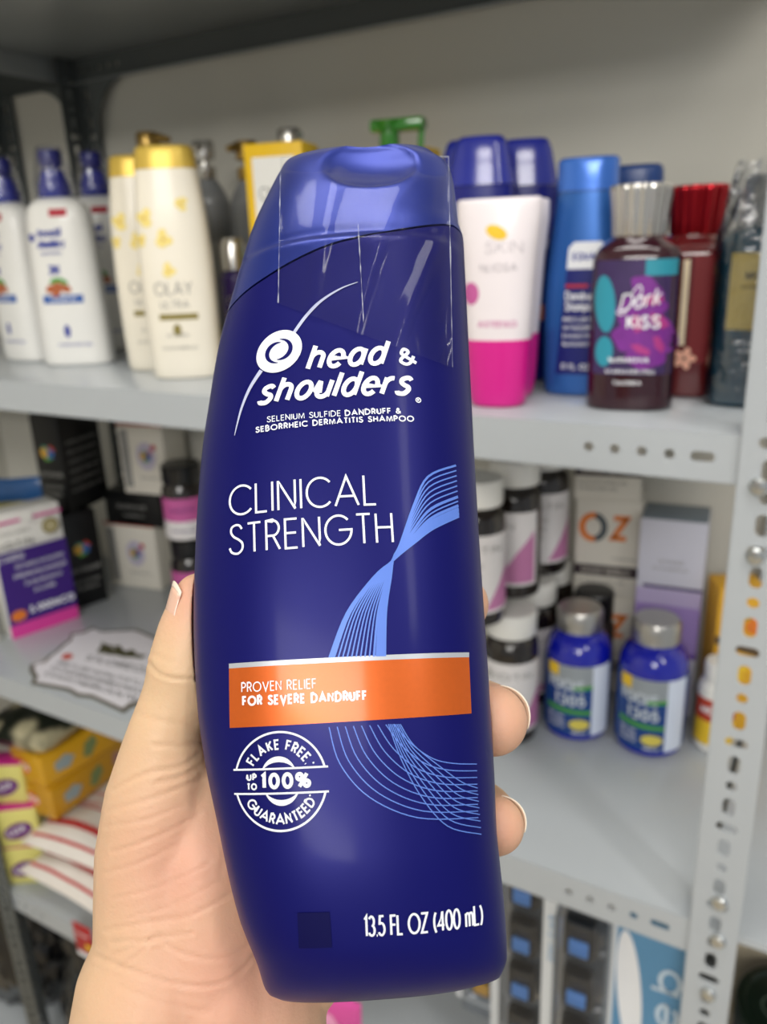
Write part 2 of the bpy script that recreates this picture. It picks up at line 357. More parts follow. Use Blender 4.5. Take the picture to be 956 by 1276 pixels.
def make_shelf(z, x0, x1, label, m, holes=True, lip=.035):
    t = thing('metal_shelf', label, 'shelf', ((x0+x1)/2, (YF+YB)/2, z-.018)); ox, oy, oz = t.location
    d = bbox(x0-ox, x1-ox, YF-oy+.001, YB-oy-.001, -.0015+z-oz, z-oz, .0004); d.build('deck', m, t)
    for (ya, sg, nm) in ((YF, 1, 'front_lip'), (YB, -1, 'back_lip')):
        mb = MB(); L = x1-x0; hs = []
        if holes:
            for e in (0, 1):
                for d_, ra in ((.024, .0085), (.047, .0038), (.067, .0038), (.087, .0038), (.107, .0038)):
                    p = d_ if e == 0 else L-d_; hs.append((p, .0175, ra, .0038))
        perf(lambda a, b: Vector((x0+a-ox, ya-oy, z-b-oz)), L, lip, hs, mb)
        o = mb.build(nm, M_steel_d if (z == S0 and nm == 'back_lip') else m, t, smooth=False); s = o.modifiers.new('th', 'SOLIDIFY'); s.thickness = .0014; s.offset = 0  # top shelf's back lip takes the darker enamel to stand for its shade
        bbox(x0-ox, x1-ox, min(ya, ya+sg*.012)-oy, max(ya, ya+sg*.012)-oy, z-lip-.0014-oz, z-lip-oz, .0003).build('lip_flange', m, t)
    for xa in (x0, x1): bbox(xa-.0007-ox, xa+.0007-ox, YF-oy, YB-oy, z-lip-oz, z-oz, .0002).build('side_lip', m, t)
    return t
M_under = M_steel
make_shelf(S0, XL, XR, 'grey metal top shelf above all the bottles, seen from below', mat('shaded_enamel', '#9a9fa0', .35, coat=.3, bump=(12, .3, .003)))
make_shelf(S1, XL, XR, 'grey metal shelf at eye level carrying the tall shampoo bottles', M_steel)
make_shelf(S2, XL, XR, 'grey metal middle shelf carrying vitamin jars and boxes', M_steel)
make_shelf(S3, XL, XR, 'grey metal lower shelf carrying yellow and red-white packets', M_steel)
make_shelf(S4, XL, XR, 'grey metal bottom shelf carrying black bags', M_steel)
def make_post(x0, yf, sx, sy, label, m, z1=2.15, w=.038, bolts=()):
    """slotted angle: flange facing front plus a flange running back"""
    t = thing('slotted_post', label, 'shelf post', (x0, yf, 0)); hs = []; z = .03; k = 0
    while z < z1-.02:
        hs.append((z, w/2, *((.0042, .0085), (.0085, .0048), (.0045, .0045), (.0085, .0048))[k % 4])); z += .02; k += 1
    for nm, fn in (('front_flange', lambda a, b: Vector((sx*b, 0, a))), ('side_flange', lambda a, b: Vector((0, sy*b, a)))):
        mb = MB(); perf(fn, z1, w, [(p, c, a, b) for p, c, a, b in hs], mb)
        o = mb.build(nm, m, t, smooth=False); s = o.modifiers.new('th', 'SOLIDIFY'); s.thickness = .002; s.offset = 0
    for (bx, bz) in bolts:
        b = lathe([(.0066, 0), (.0066, .0025), (.005, .0045), (.002, .005)], 20).build('bolt', M_bolt, t)
        b.rotation_euler = (math.pi/2, 0, 0); b.location = (sx*bx, -.001, bz)
    return t
PX = -.0585
make_post(PX, YF-.004, 1, 1, 'light grey perforated steel post at the right front of the shelves', M_steel, bolts=[(p.x-PX, p.z) for p in (on_y(947, 604, YF), on_y(943, 690, YF), on_y(898, 1119, YF), on_y(884, 1232, YF), on_y(896, 1166, YF))])
make_post(PX, YB+.002, 1, -1, 'grey perforated steel post at the right rear against the wall', M_steel)
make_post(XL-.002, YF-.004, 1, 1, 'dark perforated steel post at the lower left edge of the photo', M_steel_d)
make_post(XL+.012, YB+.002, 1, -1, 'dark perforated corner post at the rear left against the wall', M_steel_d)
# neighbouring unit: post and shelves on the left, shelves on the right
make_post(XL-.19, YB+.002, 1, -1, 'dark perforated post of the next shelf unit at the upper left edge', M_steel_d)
def gusset(x, z, sx, label):
    mb = MB(); P = [(0, 0), (.07, 0)] + [(.07-.062*math.sin(a), -.075+.072*math.cos(a)-0) for a in np.linspace(.1, 1.5, 8)] + [(0, -.09)]
    n = len(P); V = [(sx*p[0], 0, p[1]) for p in P] + [(sx*p[0], .0025, p[1]) for p in P]
    F = [tuple(range(n)), tuple(range(2*n-1, n-1, -1))] + [(k, k+n, (k+1) % n+n, (k+1) % n) for k in range(n)]
    o = mb.add(V, F).build('gusset_plate', M_steel_d, smooth=False); o.location = (x, YB-.008, z); tag(o, label, 'bracket')
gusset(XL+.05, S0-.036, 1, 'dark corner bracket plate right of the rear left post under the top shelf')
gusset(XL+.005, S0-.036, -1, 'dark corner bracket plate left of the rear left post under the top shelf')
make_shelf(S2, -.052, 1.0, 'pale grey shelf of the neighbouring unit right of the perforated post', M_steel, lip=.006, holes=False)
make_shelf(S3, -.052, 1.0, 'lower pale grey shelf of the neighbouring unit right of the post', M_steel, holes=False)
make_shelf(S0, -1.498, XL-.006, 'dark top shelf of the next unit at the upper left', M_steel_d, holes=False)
make_shelf(S2, -1.498, XL-.006, 'grey middle shelf of the next unit left, behind the purple carton', M_steel, holes=False)
make_shelf(S1, -1.498, XL-.006, 'grey shelf of the next unit beyond the left edge', M_steel, holes=False)
make_shelf(S4, -1.498, XL-.006, 'grey bottom shelf of the next unit at the lower left', M_steel, holes=False)
# ------------------------------------------------------------------ the blue shampoo bottle held in the hand
RMm = Matrix(RM.tolist()); IR, IU, IF = [Vector(RM[:, i]) for i in range(3)]
th, ph = math.radians(4.2), math.radians(13)
e_u = IR*math.cos(th) + IU*math.sin(th); up_i = -IR*math.sin(th) + IU*math.cos(th)
e_v = (up_i*math.cos(ph) + IF*math.sin(ph)).normalized(); e_y = (IF*math.cos(ph) - up_i*math.sin(ph)).normalized()
BO = Vector(ray(455, 720))*.0002
BM = Matrix((( e_u.x, e_y.x, e_v.x), (e_u.y, e_y.y, e_v.y), (e_u.z, e_y.z, e_v.z)))     # local x, y (away), z (up the bottle)
BMI = BM.inverted()
def hit(px, py, y0=0):                            # point of a sight line where local depth is y0, in bottle coordinates
    r = BMI @ Vector(ray(px, py)); o = BMI @ (-BO); k = (y0-o.y)/r.y; return o + r*k
kl = [(346, 1241), (337, 1237), (329, 1222), (325, 1205), (300, 1136), (272, 1012), (258, 943), (249, 874), (245, 791), (247, 686), (256, 561), (262, 521), (275, 442), (294, 371), (316, 295), (335, 250), (350, 218), (356, 207), (366, 203), (376, 200)]
kr = [(600, 1222), (613, 1221), (627, 1205), (631, 1190), (626, 1110), (619, 1044), (615, 960), (610, 875), (603, 770), (596, 665), (589, 540), (585, 461), (579, 340), (577, 303), (573, 292), (571, 284), (566, 240), (560, 214), (550, 205), (540, 201)]
L3 = [hit(*p) for p in kl]; R3 = [hit(*p) for p in kr]
zb = (L3[0].z+R3[0].z)/2; zt = (L3[-1].z+R3[-1].z)/2
def edge(P):
    zs = [p.z for p in P]; zs[0] = zb; zs[-1] = zt
    for i in range(1, len(zs)): zs[i] = max(zs[i], zs[i-1]+1e-4)
    zs[-1] = zt if zt > zs[-2] else zs[-2]+1e-4
    return pchip(zs, [p.x for p in P])
xl, xr = edge(L3), edge(R3)
zn = [zb, zb+.001, zb+.003, zb+.007, zb+.014, -.06, 0, .05, .085, zt-.035, zt-.02, zt-.008, zt-.003, zt]
bn = [.0070, .0090, .0120, .0155, .0182, .0205, .0210, .0205, .0190, .0178, .0155, .0118, .0095, .0070]
bf = pchip(zn, bn)
zk = sorted(set([float(z) for z in np.linspace(zb, zt, 90)] + [zb+.0005, zb+.001, zb+.002, zb+.003, zt-.001, zt-.002]))
BL = Loft([(z, float(xl(z)), float(xr(z)), float(bf(z)), 2.35) for z in zk])
_front = BL.front
SC0 = hit(462, 200, -.012)                        # thumb scoop of the flip cap
def front2(u, z):
    y = _front(u, z); a = (u-SC0.x)/.0135; b = (z-(SC0.z+.000))/.0105; r = a*a+b*b
    if r < 1: y += .0042*(1-r)**1.0*min(1, (1-r)*4)
    return y
BL.front = front2
def bp(px, py):                                   # printed point on the curved front
    y = -.02
    for _ in range(12): p = hit(px, py, y); y = .5*y + .5*BL.front(p.x, p.z)
    p = hit(px, py, y); return (p.x, p.z)
sk = [bp(*p) for p in [(300, 374), (320, 358), (347, 341), (378, 323), (411, 307), (471, 289), (516, 281), (560, 279)]]
seam_f = pchip([p[0] for p in sk], [p[1] for p in sk])
x_mid = (BL.at(sk[4][1])[0]+BL.at(sk[4][1])[1])/2; hw = (BL.at(sk[4][1])[1]-BL.at(sk[4][1])[0])/2
seam = lambda cc: float(seam_f(x_mid + cc*hw))
M_bot = mat('pearl_navy_plastic', '#07085f', .40, metal=.3, coat=.07, var=.02, bump=(2200, .05, .0002), spec=.28)
bt = bpy.data.objects.new('shampoo_bottle', None); COL.objects.link(bt)
bt.matrix_world = Matrix.Translation(BO + Vector((0, 0, CAMZ))) @ BM.to_4x4()
tag(bt, 'large navy blue dandruff shampoo bottle with orange band held up in the hand', 'bottle')
def BLmb(lo, hi, nz, shrink=0):
    mb = MB(); ns = 144; V = []; F = []
    for j in range(nz+1):
        for k in range(ns):
            t = 2*math.pi*(k+.5)/ns; cc, ss = math.cos(t), math.sin(t)
            za = seam(cc)+.0003 if lo else BL.z0; zz = BL.z1 if lo else seam(cc)-.0003
            q_ = j/nz; q_ = q_ if lo else q_
            z = za + (zz-za)*q_
            x0, x1, b, n = BL.at(z); x = (x0+x1)/2 + (x1-x0)/2*math.copysign(abs(cc)**(2/n), cc)*(1-shrink)
            y = -BL.front(x, z)*(1) if ss > 0 else BL.front(x, z)
            if ss > 0: y = -_front(x, z)
            y = y*(1-shrink*1.5); V.append((x, y, z))
    for j in range(nz):
        for k in range(ns): F.append((j*ns+k, j*ns+(k+1) % ns, (j+1)*ns+(k+1) % ns, (j+1)*ns+k))
    F.append(tuple(range(ns))[::-1]); F.append(tuple(nz*ns+k for k in range(ns)))
    return mb.add(V, F)
BLmb(False, True, 150).build('bottle_body', M_bot, bt, sharp=50)
M_cap = mat('pearl_blue_cap', '#172c86', .38, metal=.6, coat=.3); M_cap.node_tree.nodes['Principled BSDF'].inputs['Coat Roughness'].default_value = .3
BLmb(True, False, 70, -.004).build('flip_cap', M_cap, bt, sharp=60)
def bl_map(u, v, off=.0003):
    y = BL.front(u, v); e = .0008
    dy = (BL.front(u+e, v)-BL.front(u-e, v))/(2*e); dz = (BL.front(u, v+e)-BL.front(u, v-e))/(2*e)
    return Vector((u, y, v)) + Vector((dy, -1, dz)).normalized()*off
M_lw = mat('label_white', '#eef2fb', .42); M_lo = mat('label_orange_foil', '#c85a10', .36, metal=.4, coat=.3, var=.06, vscale=900)
M_ls = mat('label_silver', '#b9bdc4', .35, metal=.4); M_lb = mat('label_light_blue', '#5b7fd6', .4, metal=.15); M_ld = mat('label_dark_patch', '#060642', .5, spec=.15)
mpx = .0002*.95
def bt_text(name, items, m, off=.00025):
    mb = MB()
    for (s, a, b, hpx, wpx, *k) in items:
        kw = k[0] if k else {}; text(bl_map, s, bp(*a), bp(*b), hpx*mpx, wpx*mpx, off=off, mb=mb, **kw)
    return mb.build(name, m, bt, smooth=False)
band = [bp(287, 907), bp(587, 889), bp(584, 819), bp(286, 833)]
quad(bl_map, band, 48, 14, .00018).build('orange_band', M_lo, bt)
quad(bl_map, [bp(286, 833), bp(584, 819), bp(584, 813), bp(286, 827)], 48, 2, .0002).build('silver_band_line', M_ls, bt)
bt_text('brand_lettering', [('head', (381, 463), (478, 456), 36, 6.0, dict(shear=.33, gap=.27)), ('&', (499, 457), (521, 455), 25, 4.2),
    ('shoulders', (320, 507), (510, 494), 36, 6.0, dict(shear=.33, gap=.27))], M_lw)
mb = MB()
c = bp(521, 499); ribbon(bl_map, [(c[0]+x*mpx*3, c[1]+y*mpx*3) for x, y in arc(0, 0, 1, 1, 0, 360, 16)], mpx*1.2, .00025, mb)
c = bp(521, 499); ribbon(bl_map, [(c[0]-mpx, c[1]-mpx*1.4), (c[0]-mpx, c[1]+mpx*1.4), (c[0]+mpx, c[1]+mpx*1.0), (c[0]-mpx*.6, c[1]), (c[0]+mpx, c[1]-mpx*1.4)], mpx*.8, .00025, mb)
mb.build('registered_mark', M_lw, bt)
bt_text('purpose_lettering', [('SELENIUM SULFIDE', (333, 527), (425, 519), 7.9, 1.0), ('DANDRUFF &', (430, 519), (500, 516), 7.9, 1.5),
    ('SEBORRHEIC DERMATITIS SHAMPOO', (319, 540), (516, 526), 7.9, 1.5)], M_lw)
bt_text('strength_lettering', [('CLINICAL', (286, 645), (470, 630), 39, 2.7), ('STRENGTH', (286, 693), (491, 677), 38, 2.7)], M_lw)
bt_text('band_lettering', [('PROVEN RELIEF', (302, 863), (395, 858), 11.5, 1.3), ('FOR SEVERE DANDRUFF', (303, 880), (458, 873), 11.5, 2.4)], M_lw, .0004)
bt_text('volume_lettering', [('13.5 FL OZ (400 mL)', (454, 1167), (602, 1151), 22, 2.3, dict(gap=.17))], M_lw)
# swirl emblem with its thin swoosh
mb = MB(); lc = bp(348, 438)
sw = [bp(*p) for p in bez([(446, 352), (425, 360), (401, 375), (382, 394), (366, 416)], 8)]
ribbon(bl_map, sw, [mpx*(.6+3.6*min(1, i/20)) for i in range(len(sw))], .00022, mb)
sw = [bp(*p) for p in bez([(326, 462), (312, 484), (302, 508), (296, 530), (293, 543)], 8)]
ribbon(bl_map, sw, [mpx*(5*(1-i/len(sw))+.5) for i in range(len(sw))], .00022, mb)
mb.build('swoosh_line', mat('label_pale_grey', '#b9bfdc', .4), bt)
disc(bl_map, lc[0], lc[1], 30*mpx*1.05, 27*mpx, math.radians(38), .00024, 48, 5).build('swirl_emblem', M_lw, bt)
mb = MB()
for a0 in (50, 230):
    pts = [(lc[0]+mpx*(x*math.cos(.5)-y*math.sin(.5)), lc[1]+mpx*(x*math.sin(.5)+y*math.cos(.5))) for x, y in [((13+5*t)*math.cos(math.radians(a0+190*t)), (11+4.5*t)*math.sin(math.radians(a0+190*t))) for t in np.linspace(0, 1, 26)]]
    ribbon(bl_map, pts, [mpx*(.4+5.2*math.sin(math.pi*t)**.8) for t in np.linspace(0, 1, 26)], .00034, mb)
mb.build('swirl_cut', M_bot, bt)
# fan of thin wave lines
mb = MB(); lp = lambda a, b, t: (a[0]+(b[0]-a[0])*t, a[1]+(b[1]-a[1])*t)
def crop(p): return (240+p[0]/2.39, 540+p[1]/2.39)
for t in (0, .02, .05, .08, .11, .15, .2, .28, .36, .44, .52, .6, .68, .76, .84, .92, .96, 1):
    tt = t**1.0
    tu = [0, .62, .78, .84, .88, .92, .96, .1, .2, .3, .4, .5, .6, .7, .8, .87, .94, 1][[0, .02, .05, .08, .11, .15, .2, .28, .36, .44, .52, .6, .68, .76, .84, .92, .96, 1].index(t)]
    P = [lp((783, 96), (792, 248), tu), lp((700, 130), (715, 285), tu), lp((658, 215), (662, 325), tu), lp((618, 330), (618, 360), tu), lp((598, 372), (590, 385), t), lp((590, 430), (540, 428), t), lp((576, 530), (460, 535), t), lp((573, 664), (408, 668), t)]
    ribbon(bl_map, [bp(*crop(p)) for p in bez(P, 5)], mpx*(1.7 if .2 < t < .9 else 2.6), .00022, mb, step=.003)
mb.build('wave_lines', M_lb, bt, smooth=False)
mb = MB()
def crop2(p): return (240+p[0]/2.173, 860+p[1]/2.173)
for k in range(9):
    t = k/8; P = [lp((370, 100), (545, 92), t), lp((400, 200), (592, 145), t), lp((480, 290), (650, 185), t), lp((610, 345), (705, 198), t), lp((772, 345), (768, 200), t)]
    ribbon(bl_map, [bp(*crop2(p)) for p in bez(P, 6)], mpx*1.1, .00022, mb, step=.003)
for k in range(8):
    t = k/7; P = [lp((530, 92), (562, 92), t), lp((566, 190), (600, 150), t), lp((620, 290), (680, 215), t), lp((690, 368), (730, 250), t), lp((780, 390), (770, 265), t)]
    ribbon(bl_map, [bp(*crop2(p)) for p in bez(P, 6)], mpx*1.1, .00026, mb, step=.003)
mb.build('lower_wave_lines', M_lb, bt, smooth=False)
# round guarantee seal
mb = MB(); cc = bp(349, 973); k = mpx*1.02; R = 52
tl = math.radians(-1)
def sp(x, y): return (cc[0]+k*(x*math.cos(tl)-y*math.sin(tl)), cc[1]+k*(x*math.sin(tl)+y*math.cos(tl)))
for a0, a1 in ((15, 165), (195, 345)): ribbon(bl_map, [sp(x, y) for x, y in arc(0, 0, R, R, a0, a1, 40)], k*2.2, .00025, mb)
for y in (13, -13): ribbon(bl_map, [sp(-54, y), sp(54, y)], k*2, .00025, mb)
for a0, a1, rr in ((12, 168, 21), (-168, -12, 21)):
    a = arc(-1 if a0 > 0 else 2, 2 if a0 > 0 else -2, rr, rr, a0+20, a1-20, 20); ribbon(bl_map, [sp(*p) for p in a], [k*(1+5*math.sin(math.pi*i/20)) for i in range(21)], .00025, mb)
def circ(s, rad, a0, a1, flip):
    tot = sum(G[c][0]+.25 for c in s); x = 0
    for c in s:
        am = a0 + (a1-a0)*(x+G[c][0]/2)/tot; x += G[c][0]+.25; am = math.radians(am); h = 9.5
        for pl in G[c][1]:
            pts = []
            for px_, py_ in pl:
                gx = (px_-G[c][0]/2)*h*.95; gy = py_*h
                if flip: r = rad - gy; ang = am + gx/(rad-h/2)   # bottom arc reads left to right
                else: r = rad + gy; ang = am - gx/(rad+h/2)
                pts.append(sp(r*math.cos(ang), r*math.sin(ang)))
            ribbon(bl_map, pts, k*1.9, .00025, mb)
circ('FLAKE FREE.*', 34, 150, 20, False); circ('GUARANTEED*', 45, 210, 338, True)
mb.build('guarantee_seal', M_lw, bt, smooth=False)
mb = MB()
text(bl_map, 'UP', sp(-38, 1), sp(-26, 1), k*7.5, k*1.7, off=.0003, mb=mb); text(bl_map, 'TO', sp(-38, -9), sp(-26, -9), k*7.5, k*1.7, off=.0003, mb=mb)
text(bl_map, '100%', sp(-22, -8.5), sp(35, -8.5), k*17.5, k*4.0, off=.0003, mb=mb, gap=None)
mb.build('seal_percentage', M_lw, bt, smooth=False)
p = [bp(*q_) for q_ in ((373, 1181), (414, 1180), (411, 1136), (371, 1137))]
quad(bl_map, p, 10, 8, .0002).build('dark_label_square', M_ld, bt)
# clear shrink film over the cap
FC = [bp(352, 385), bp(563, 458), None, None]
def film(a, b):
    pxl, pyl = 347+3*b, 378+(197-378)*b; pxr, pyr = 564-5*b, 458+(196-458)*b
    px, py = pxl+(pxr-pxl)*a, pyl+(pyr-pyl)*a
    px_ = min(px, 566); u, v = bp(min(px_, 556), max(py, 205)); q_ = hit(px, py, BL.front(u, v)*.995)
    w = .00035 + .0014*abs(math.sin(2.2+a*10*(1.3-b*.6)))**8*(.35+.65*b) + .0009*max(0, b-.8)*abs(math.sin(a*17)) + .0006*max(0, noise.noise(Vector((a*5, b*3, 1))))
    y = BL.front(u, v) - w*1.2
    if b > .9: y += (b-.9)/.1*.004
    q_ = hit(px, py, y); return q_
M_shr = film_mat('cap_film', '#ffffff', .36, .12, (45, .12, .001), .012)
fo = MB().grid(film, 110, 90).build('plastic_film', M_shr, bt, sharp=180); fo['label'] = 'clear crinkled shrink film over the cap'
M_fe = mat('film_fold_glint', '#dfe3f2', .2, alpha=.3, coat=.5)  # pale colour stands in for the highlight along film edges and folds
for nm_, fn_ in (('film_fold_glint', lambda t: (0, t)), ('film_fold_glint', lambda t: (t, 1)), ('film_fold_glint', lambda t: (1, t)), ('film_fold_glint', lambda t: (.46+.03*t, .62-.55*t))):
    tube([film(*fn_(k_/40)) + Vector((0, -.0003, 0)) for k_ in range(41)], [.00003+.00028*max(0, noise.noise(Vector((k_*.35, 5.3, fn_(.3)[0]*9)))+.1) for k_ in range(41)], 6).build(nm_, M_fe, fo)

# ------------------------------------------------------------------ the hand behind and beside the bottle
def ico(c, r, mb, sub_=3):
    bm = bmesh.new(); bmesh.ops.create_icosphere(bm, subdivisions=sub_, radius=1)
    V = [Vector((c[0]+v.co.x*r[0], c[1]+v.co.y*r[1], c[2]+v.co.z*r[2])) for v in bm.verts]; F = [tuple(v.index for v in f.verts) for f in bm.faces]; bm.free(); mb.add(V, F)
def hp(px, py, y, rpx):                            # joint: image position, depth behind the bottle's middle plane, radius in pixels
    p = hit(px, py, y); w = BM @ p + BO; d = w.dot(IF); return p, rpx*d/1000
mbh = MB()
def cone_chain(J, steps=9):
    Q = [hp(*j) for j in J]
    for (p, r), (q2, r2) in zip(Q[:-1], Q[1:]):
        for k in range(steps+1):
            t = k/steps; rr = r+(r2-r)*t; ico(p.lerp(q2, t), (rr, rr, rr), mbh, 3)
cone_chain([(248, 744, .004, 31), (246, 762, .004, 38), (240, 790, .005, 44), (232, 828, .006, 47), (225, 862, .008, 46), (214, 890, .009, 45), (206, 915, .010, 47), (204, 950, .013, 57), (202, 1000, .017, 71), (198, 1060, .021, 77), (204, 1120, .024, 84), (212, 1180, .026, 92), (200, 1240, .027, 102)])
cone_chain([(250, 985, .021, 62), (262, 1060, .024, 88), (262, 1140, .026, 92), (255, 1200, .028, 96)])   # thenar pad
for J in ([(200, 1240, .028, 104), (190, 1330, .030, 110), (150, 1480, .034, 128), (60, 1900, .05, 150)],
          [(275, 1230, .030, 100), (265, 1330, .032, 112), (240, 1480, .034, 128), (150, 1900, .05, 150)],
          [(320, 1215, .031, 82), (322, 1330, .031, 90), (330, 1480, .032, 115), (280, 1900, .05, 150)]): cone_chain(J)
for J in ([(255, 1210, .034, 70), (330, 1000, .040, 62), (385, 850, .040, 48)], [(300, 1210, .036, 72), (380, 1020, .042, 62), (430, 890, .042, 50)],
          [(330, 1210, .038, 70), (400, 1080, .043, 66), (462, 950, .042, 50)], [(345, 1220, .036, 70), (430, 1130, .040, 64), (478, 1030, .040, 46)],
          [(240, 960, .028, 48), (300, 930, .038, 55), (385, 850, .042, 46)]): cone_chain(J)
cone_chain([(385, 850, .041, 46), (480, 780, .040, 42), (545, 757, .034, 38), (574, 753, .022, 36)])
cone_chain([(430, 890, .042, 48), (520, 880, .044, 45), (590, 888, .033, 45), (606, 895, .021, 46), (614, 898, .011, 44)])
cone_chain([(462, 950, .042, 47), (540, 985, .043, 44), (600, 1015, .030, 41), (612, 1026, .020, 40), (618, 1029, .012, 36)])
cone_chain([(478, 1030, .040, 44), (540, 1080, .038, 38), (580, 1110, .030, 34), (588, 1118, .026, 33)])
tmp = mbh.build('tmp', M_white, None, smooth=False)
rm = tmp.modifiers.new('r', 'REMESH'); rm.mode = 'VOXEL'; rm.voxel_size = .0007
sm = tmp.modifiers.new('s', 'SMOOTH'); sm.factor = .5; sm.iterations = 22
bpy.context.view_layer.update(); dg = bpy.context.evaluated_depsgraph_get(); hm = bpy.data.meshes.new_from_object(tmp.evaluated_get(dg))
bpy.data.objects.remove(tmp); hm.materials.clear()
n = len(hm.vertices); co = np.empty(n*3); hm.vertices.foreach_get('co', co); co = co.reshape(-1, 3)
# press the skin against the bottle instead of through it
zt_ = np.linspace(BL.z0, BL.z1, 400); tab = np.array([BL.at(z) for z in zt_])
def press(g):
    global co
    x0 = np.interp(co[:, 2], zt_, tab[:, 0]); x1 = np.interp(co[:, 2], zt_, tab[:, 1]); bb = np.interp(co[:, 2], zt_, tab[:, 2]); ins = (co[:, 2] > BL.z0-.001) & (co[:, 2] < BL.z1)
    xm, aa = (x0+x1)/2, (x1-x0)/2; tx = (co[:, 0]-xm)/(aa+g); ty = co[:, 1]/(bb+g)
    rr = (np.abs(tx)**2.35+np.abs(ty)**2.35)**(1/2.35); msk = ins & (rr < 1) & (rr > .01)
    # near the edges move outwards radially, elsewhere straight back
    s_ = np.where(rr < 1, 1/np.maximum(rr, .01), 1)
    rad = msk & (np.abs(tx) > .8)
    back = msk & ~rad
    co[rad, 0] = xm[rad] + (co[rad, 0]-xm[rad])*s_[rad]; co[rad, 1] *= s_[rad]
    co[back, 1] = (bb[back]+g)*(1-np.abs(tx[back])**2.35)**(1/2.35)
press(.0006)
# image position of each vertex, for creases that follow the skin folds
BMn = np.array(BM); wv = co @ BMn.T + np.array(BO); cv = wv @ RM; pxv = 478+1000*cv[:, 0]/cv[:, 2]; pyv = 638-1000*cv[:, 1]/cv[:, 2]
hm.vertices.foreach_set('co', co.ravel()); hm.update(); nr = np.empty(n*3); hm.vertices.foreach_get('normal', nr); nr = nr.reshape(-1, 3)
CRE = [([(186, 826), (196, 838), (215, 845), (246, 846)], .5, 2.6), ([(190, 815), (215, 826)], .25, 3), ([(170, 890), (205, 900), (240, 905)], .15, 4),
       ([(140, 985), (180, 965), (225, 955), (248, 940)], .45, 3), ([(135, 1010), (190, 995), (240, 975), (262, 965)], .35, 3), ([(130, 1030), (180, 1022), (230, 1003)], .25, 3),
       ([(140, 1062), (190, 1045), (250, 1015)], .3, 3), ([(130, 1088), (175, 1075), (215, 1055)], .25, 3), ([(190, 928), (222, 930), (252, 925)], .4, 3),
       ([(130, 1160), (180, 1150), (240, 1140), (300, 1105)], .35, 3), ([(140, 1175), (190, 1170), (240, 1163)], .35, 2.6), ([(135, 1195), (165, 1180), (205, 1165)], .3, 2.6),
       ([(120, 1192), (160, 1208), (210, 1224), (262, 1228), (300, 1210), (330, 1170), (338, 1140)], .55, 3), ([(195, 1165), (220, 1185), (262, 1195), (300, 1185), (335, 1150)], .35, 3),
       ([(150, 1230), (200, 1250), (260, 1262)], .25, 4), ([(196, 975), (225, 968), (246, 956)], .4, 3), ([(300, 1000), (285, 1040), (275, 1090)], .2, 4), ([(140, 1120), (200, 1105), (262, 1075)], .25, 2.5), ([(160, 1145), (215, 1128), (280, 1095)], .2, 2.5), ([(150, 1205), (175, 1188), (190, 1168)], .3, 2.5)]
disp = np.zeros(n); CRE = [(a_, b_*.6, c_*.8) for a_, b_, c_ in CRE]; fr = (nr @ np.array(BMI @ Vector(-IF))) > -.2
for pl, amp, wd in CRE:
    pl = bez(pl, 8); best = np.full(n, 1e9)
    for (ax, ay), (bx, by) in zip(pl[:-1], pl[1:]):
        L2 = (bx-ax)**2+(by-ay)**2 + 1e-9; t = np.clip(((pxv-ax)*(bx-ax)+(pyv-ay)*(by-ay))/L2, 0, 1)
        best = np.minimum(best, np.hypot(pxv-ax-t*(bx-ax), pyv-ay-t*(by-ay)))
    disp -= amp*np.exp(-(best/wd)**2); disp += amp*.35*np.exp(-((best-wd*2.6)/(wd*1.6))**2)
co[fr] += nr[fr]*(disp[fr, None]*.001)
press(.0004)
hm.vertices.foreach_set('co', co.ravel()); hm.polygons.foreach_set('use_smooth', [True]*len(hm.polygons)); hm.update()
hand = bpy.data.objects.new('hand', hm); COL.objects.link(hand); hand.matrix_world = bt.matrix_world.copy()
tag(hand, 'bare left hand with short nails gripping the big navy shampoo bottle from behind', 'hand')
ms = mat('skin', '#d8b691', .5, sub=.2, var=.06, vscale=45, bump=(900, .25, .0004)); hm.materials.append(ms)
# redder patches near fingertips and in the palm
nt = ms.node_tree; b = nt.nodes['Principled BSDF']; src = b.inputs['Base Color'].links[0].from_socket
at_ = nt.nodes.new('ShaderNodeAttribute'); at_.attribute_name = 'flush'; mx = nt.nodes.new('ShaderNodeMix'); mx.data_type = 'RGBA'
nt.links.new(at_.outputs['Fac'], mx.inputs[0]); nt.links.new(src, mx.inputs[6]); mx.inputs[7].default_value = srgb('#d89a86'); nt.links.new(mx.outputs[2], b.inputs['Base Color'])
fl = np.zeros(n)
for fx, fy, fz, fr_ in [(612, 896, .008, .013), (618, 1028, .008, .010), (245, 745, 0, .010), (285, 1010, .02, .016), (240, 1080, .01, .022), (300, 1230, .01, .03), (255, 930, .02, .012), (570, 753, .02, .012)]:
    p = hit(fx, fy, fz); fl = np.maximum(fl, np.exp(-(((co-np.array(p))**2).sum(1))/fr_**2)*.75)
a_ = hm.attributes.new('flush', 'FLOAT', 'POINT'); a_.data.foreach_set('value', fl)
M_nail = mat('fingernail', '#e3b39c', .22, coat=.5, sub=.1); M_nailw = mat('nail_free_edge', '#f0e2cf', .35)
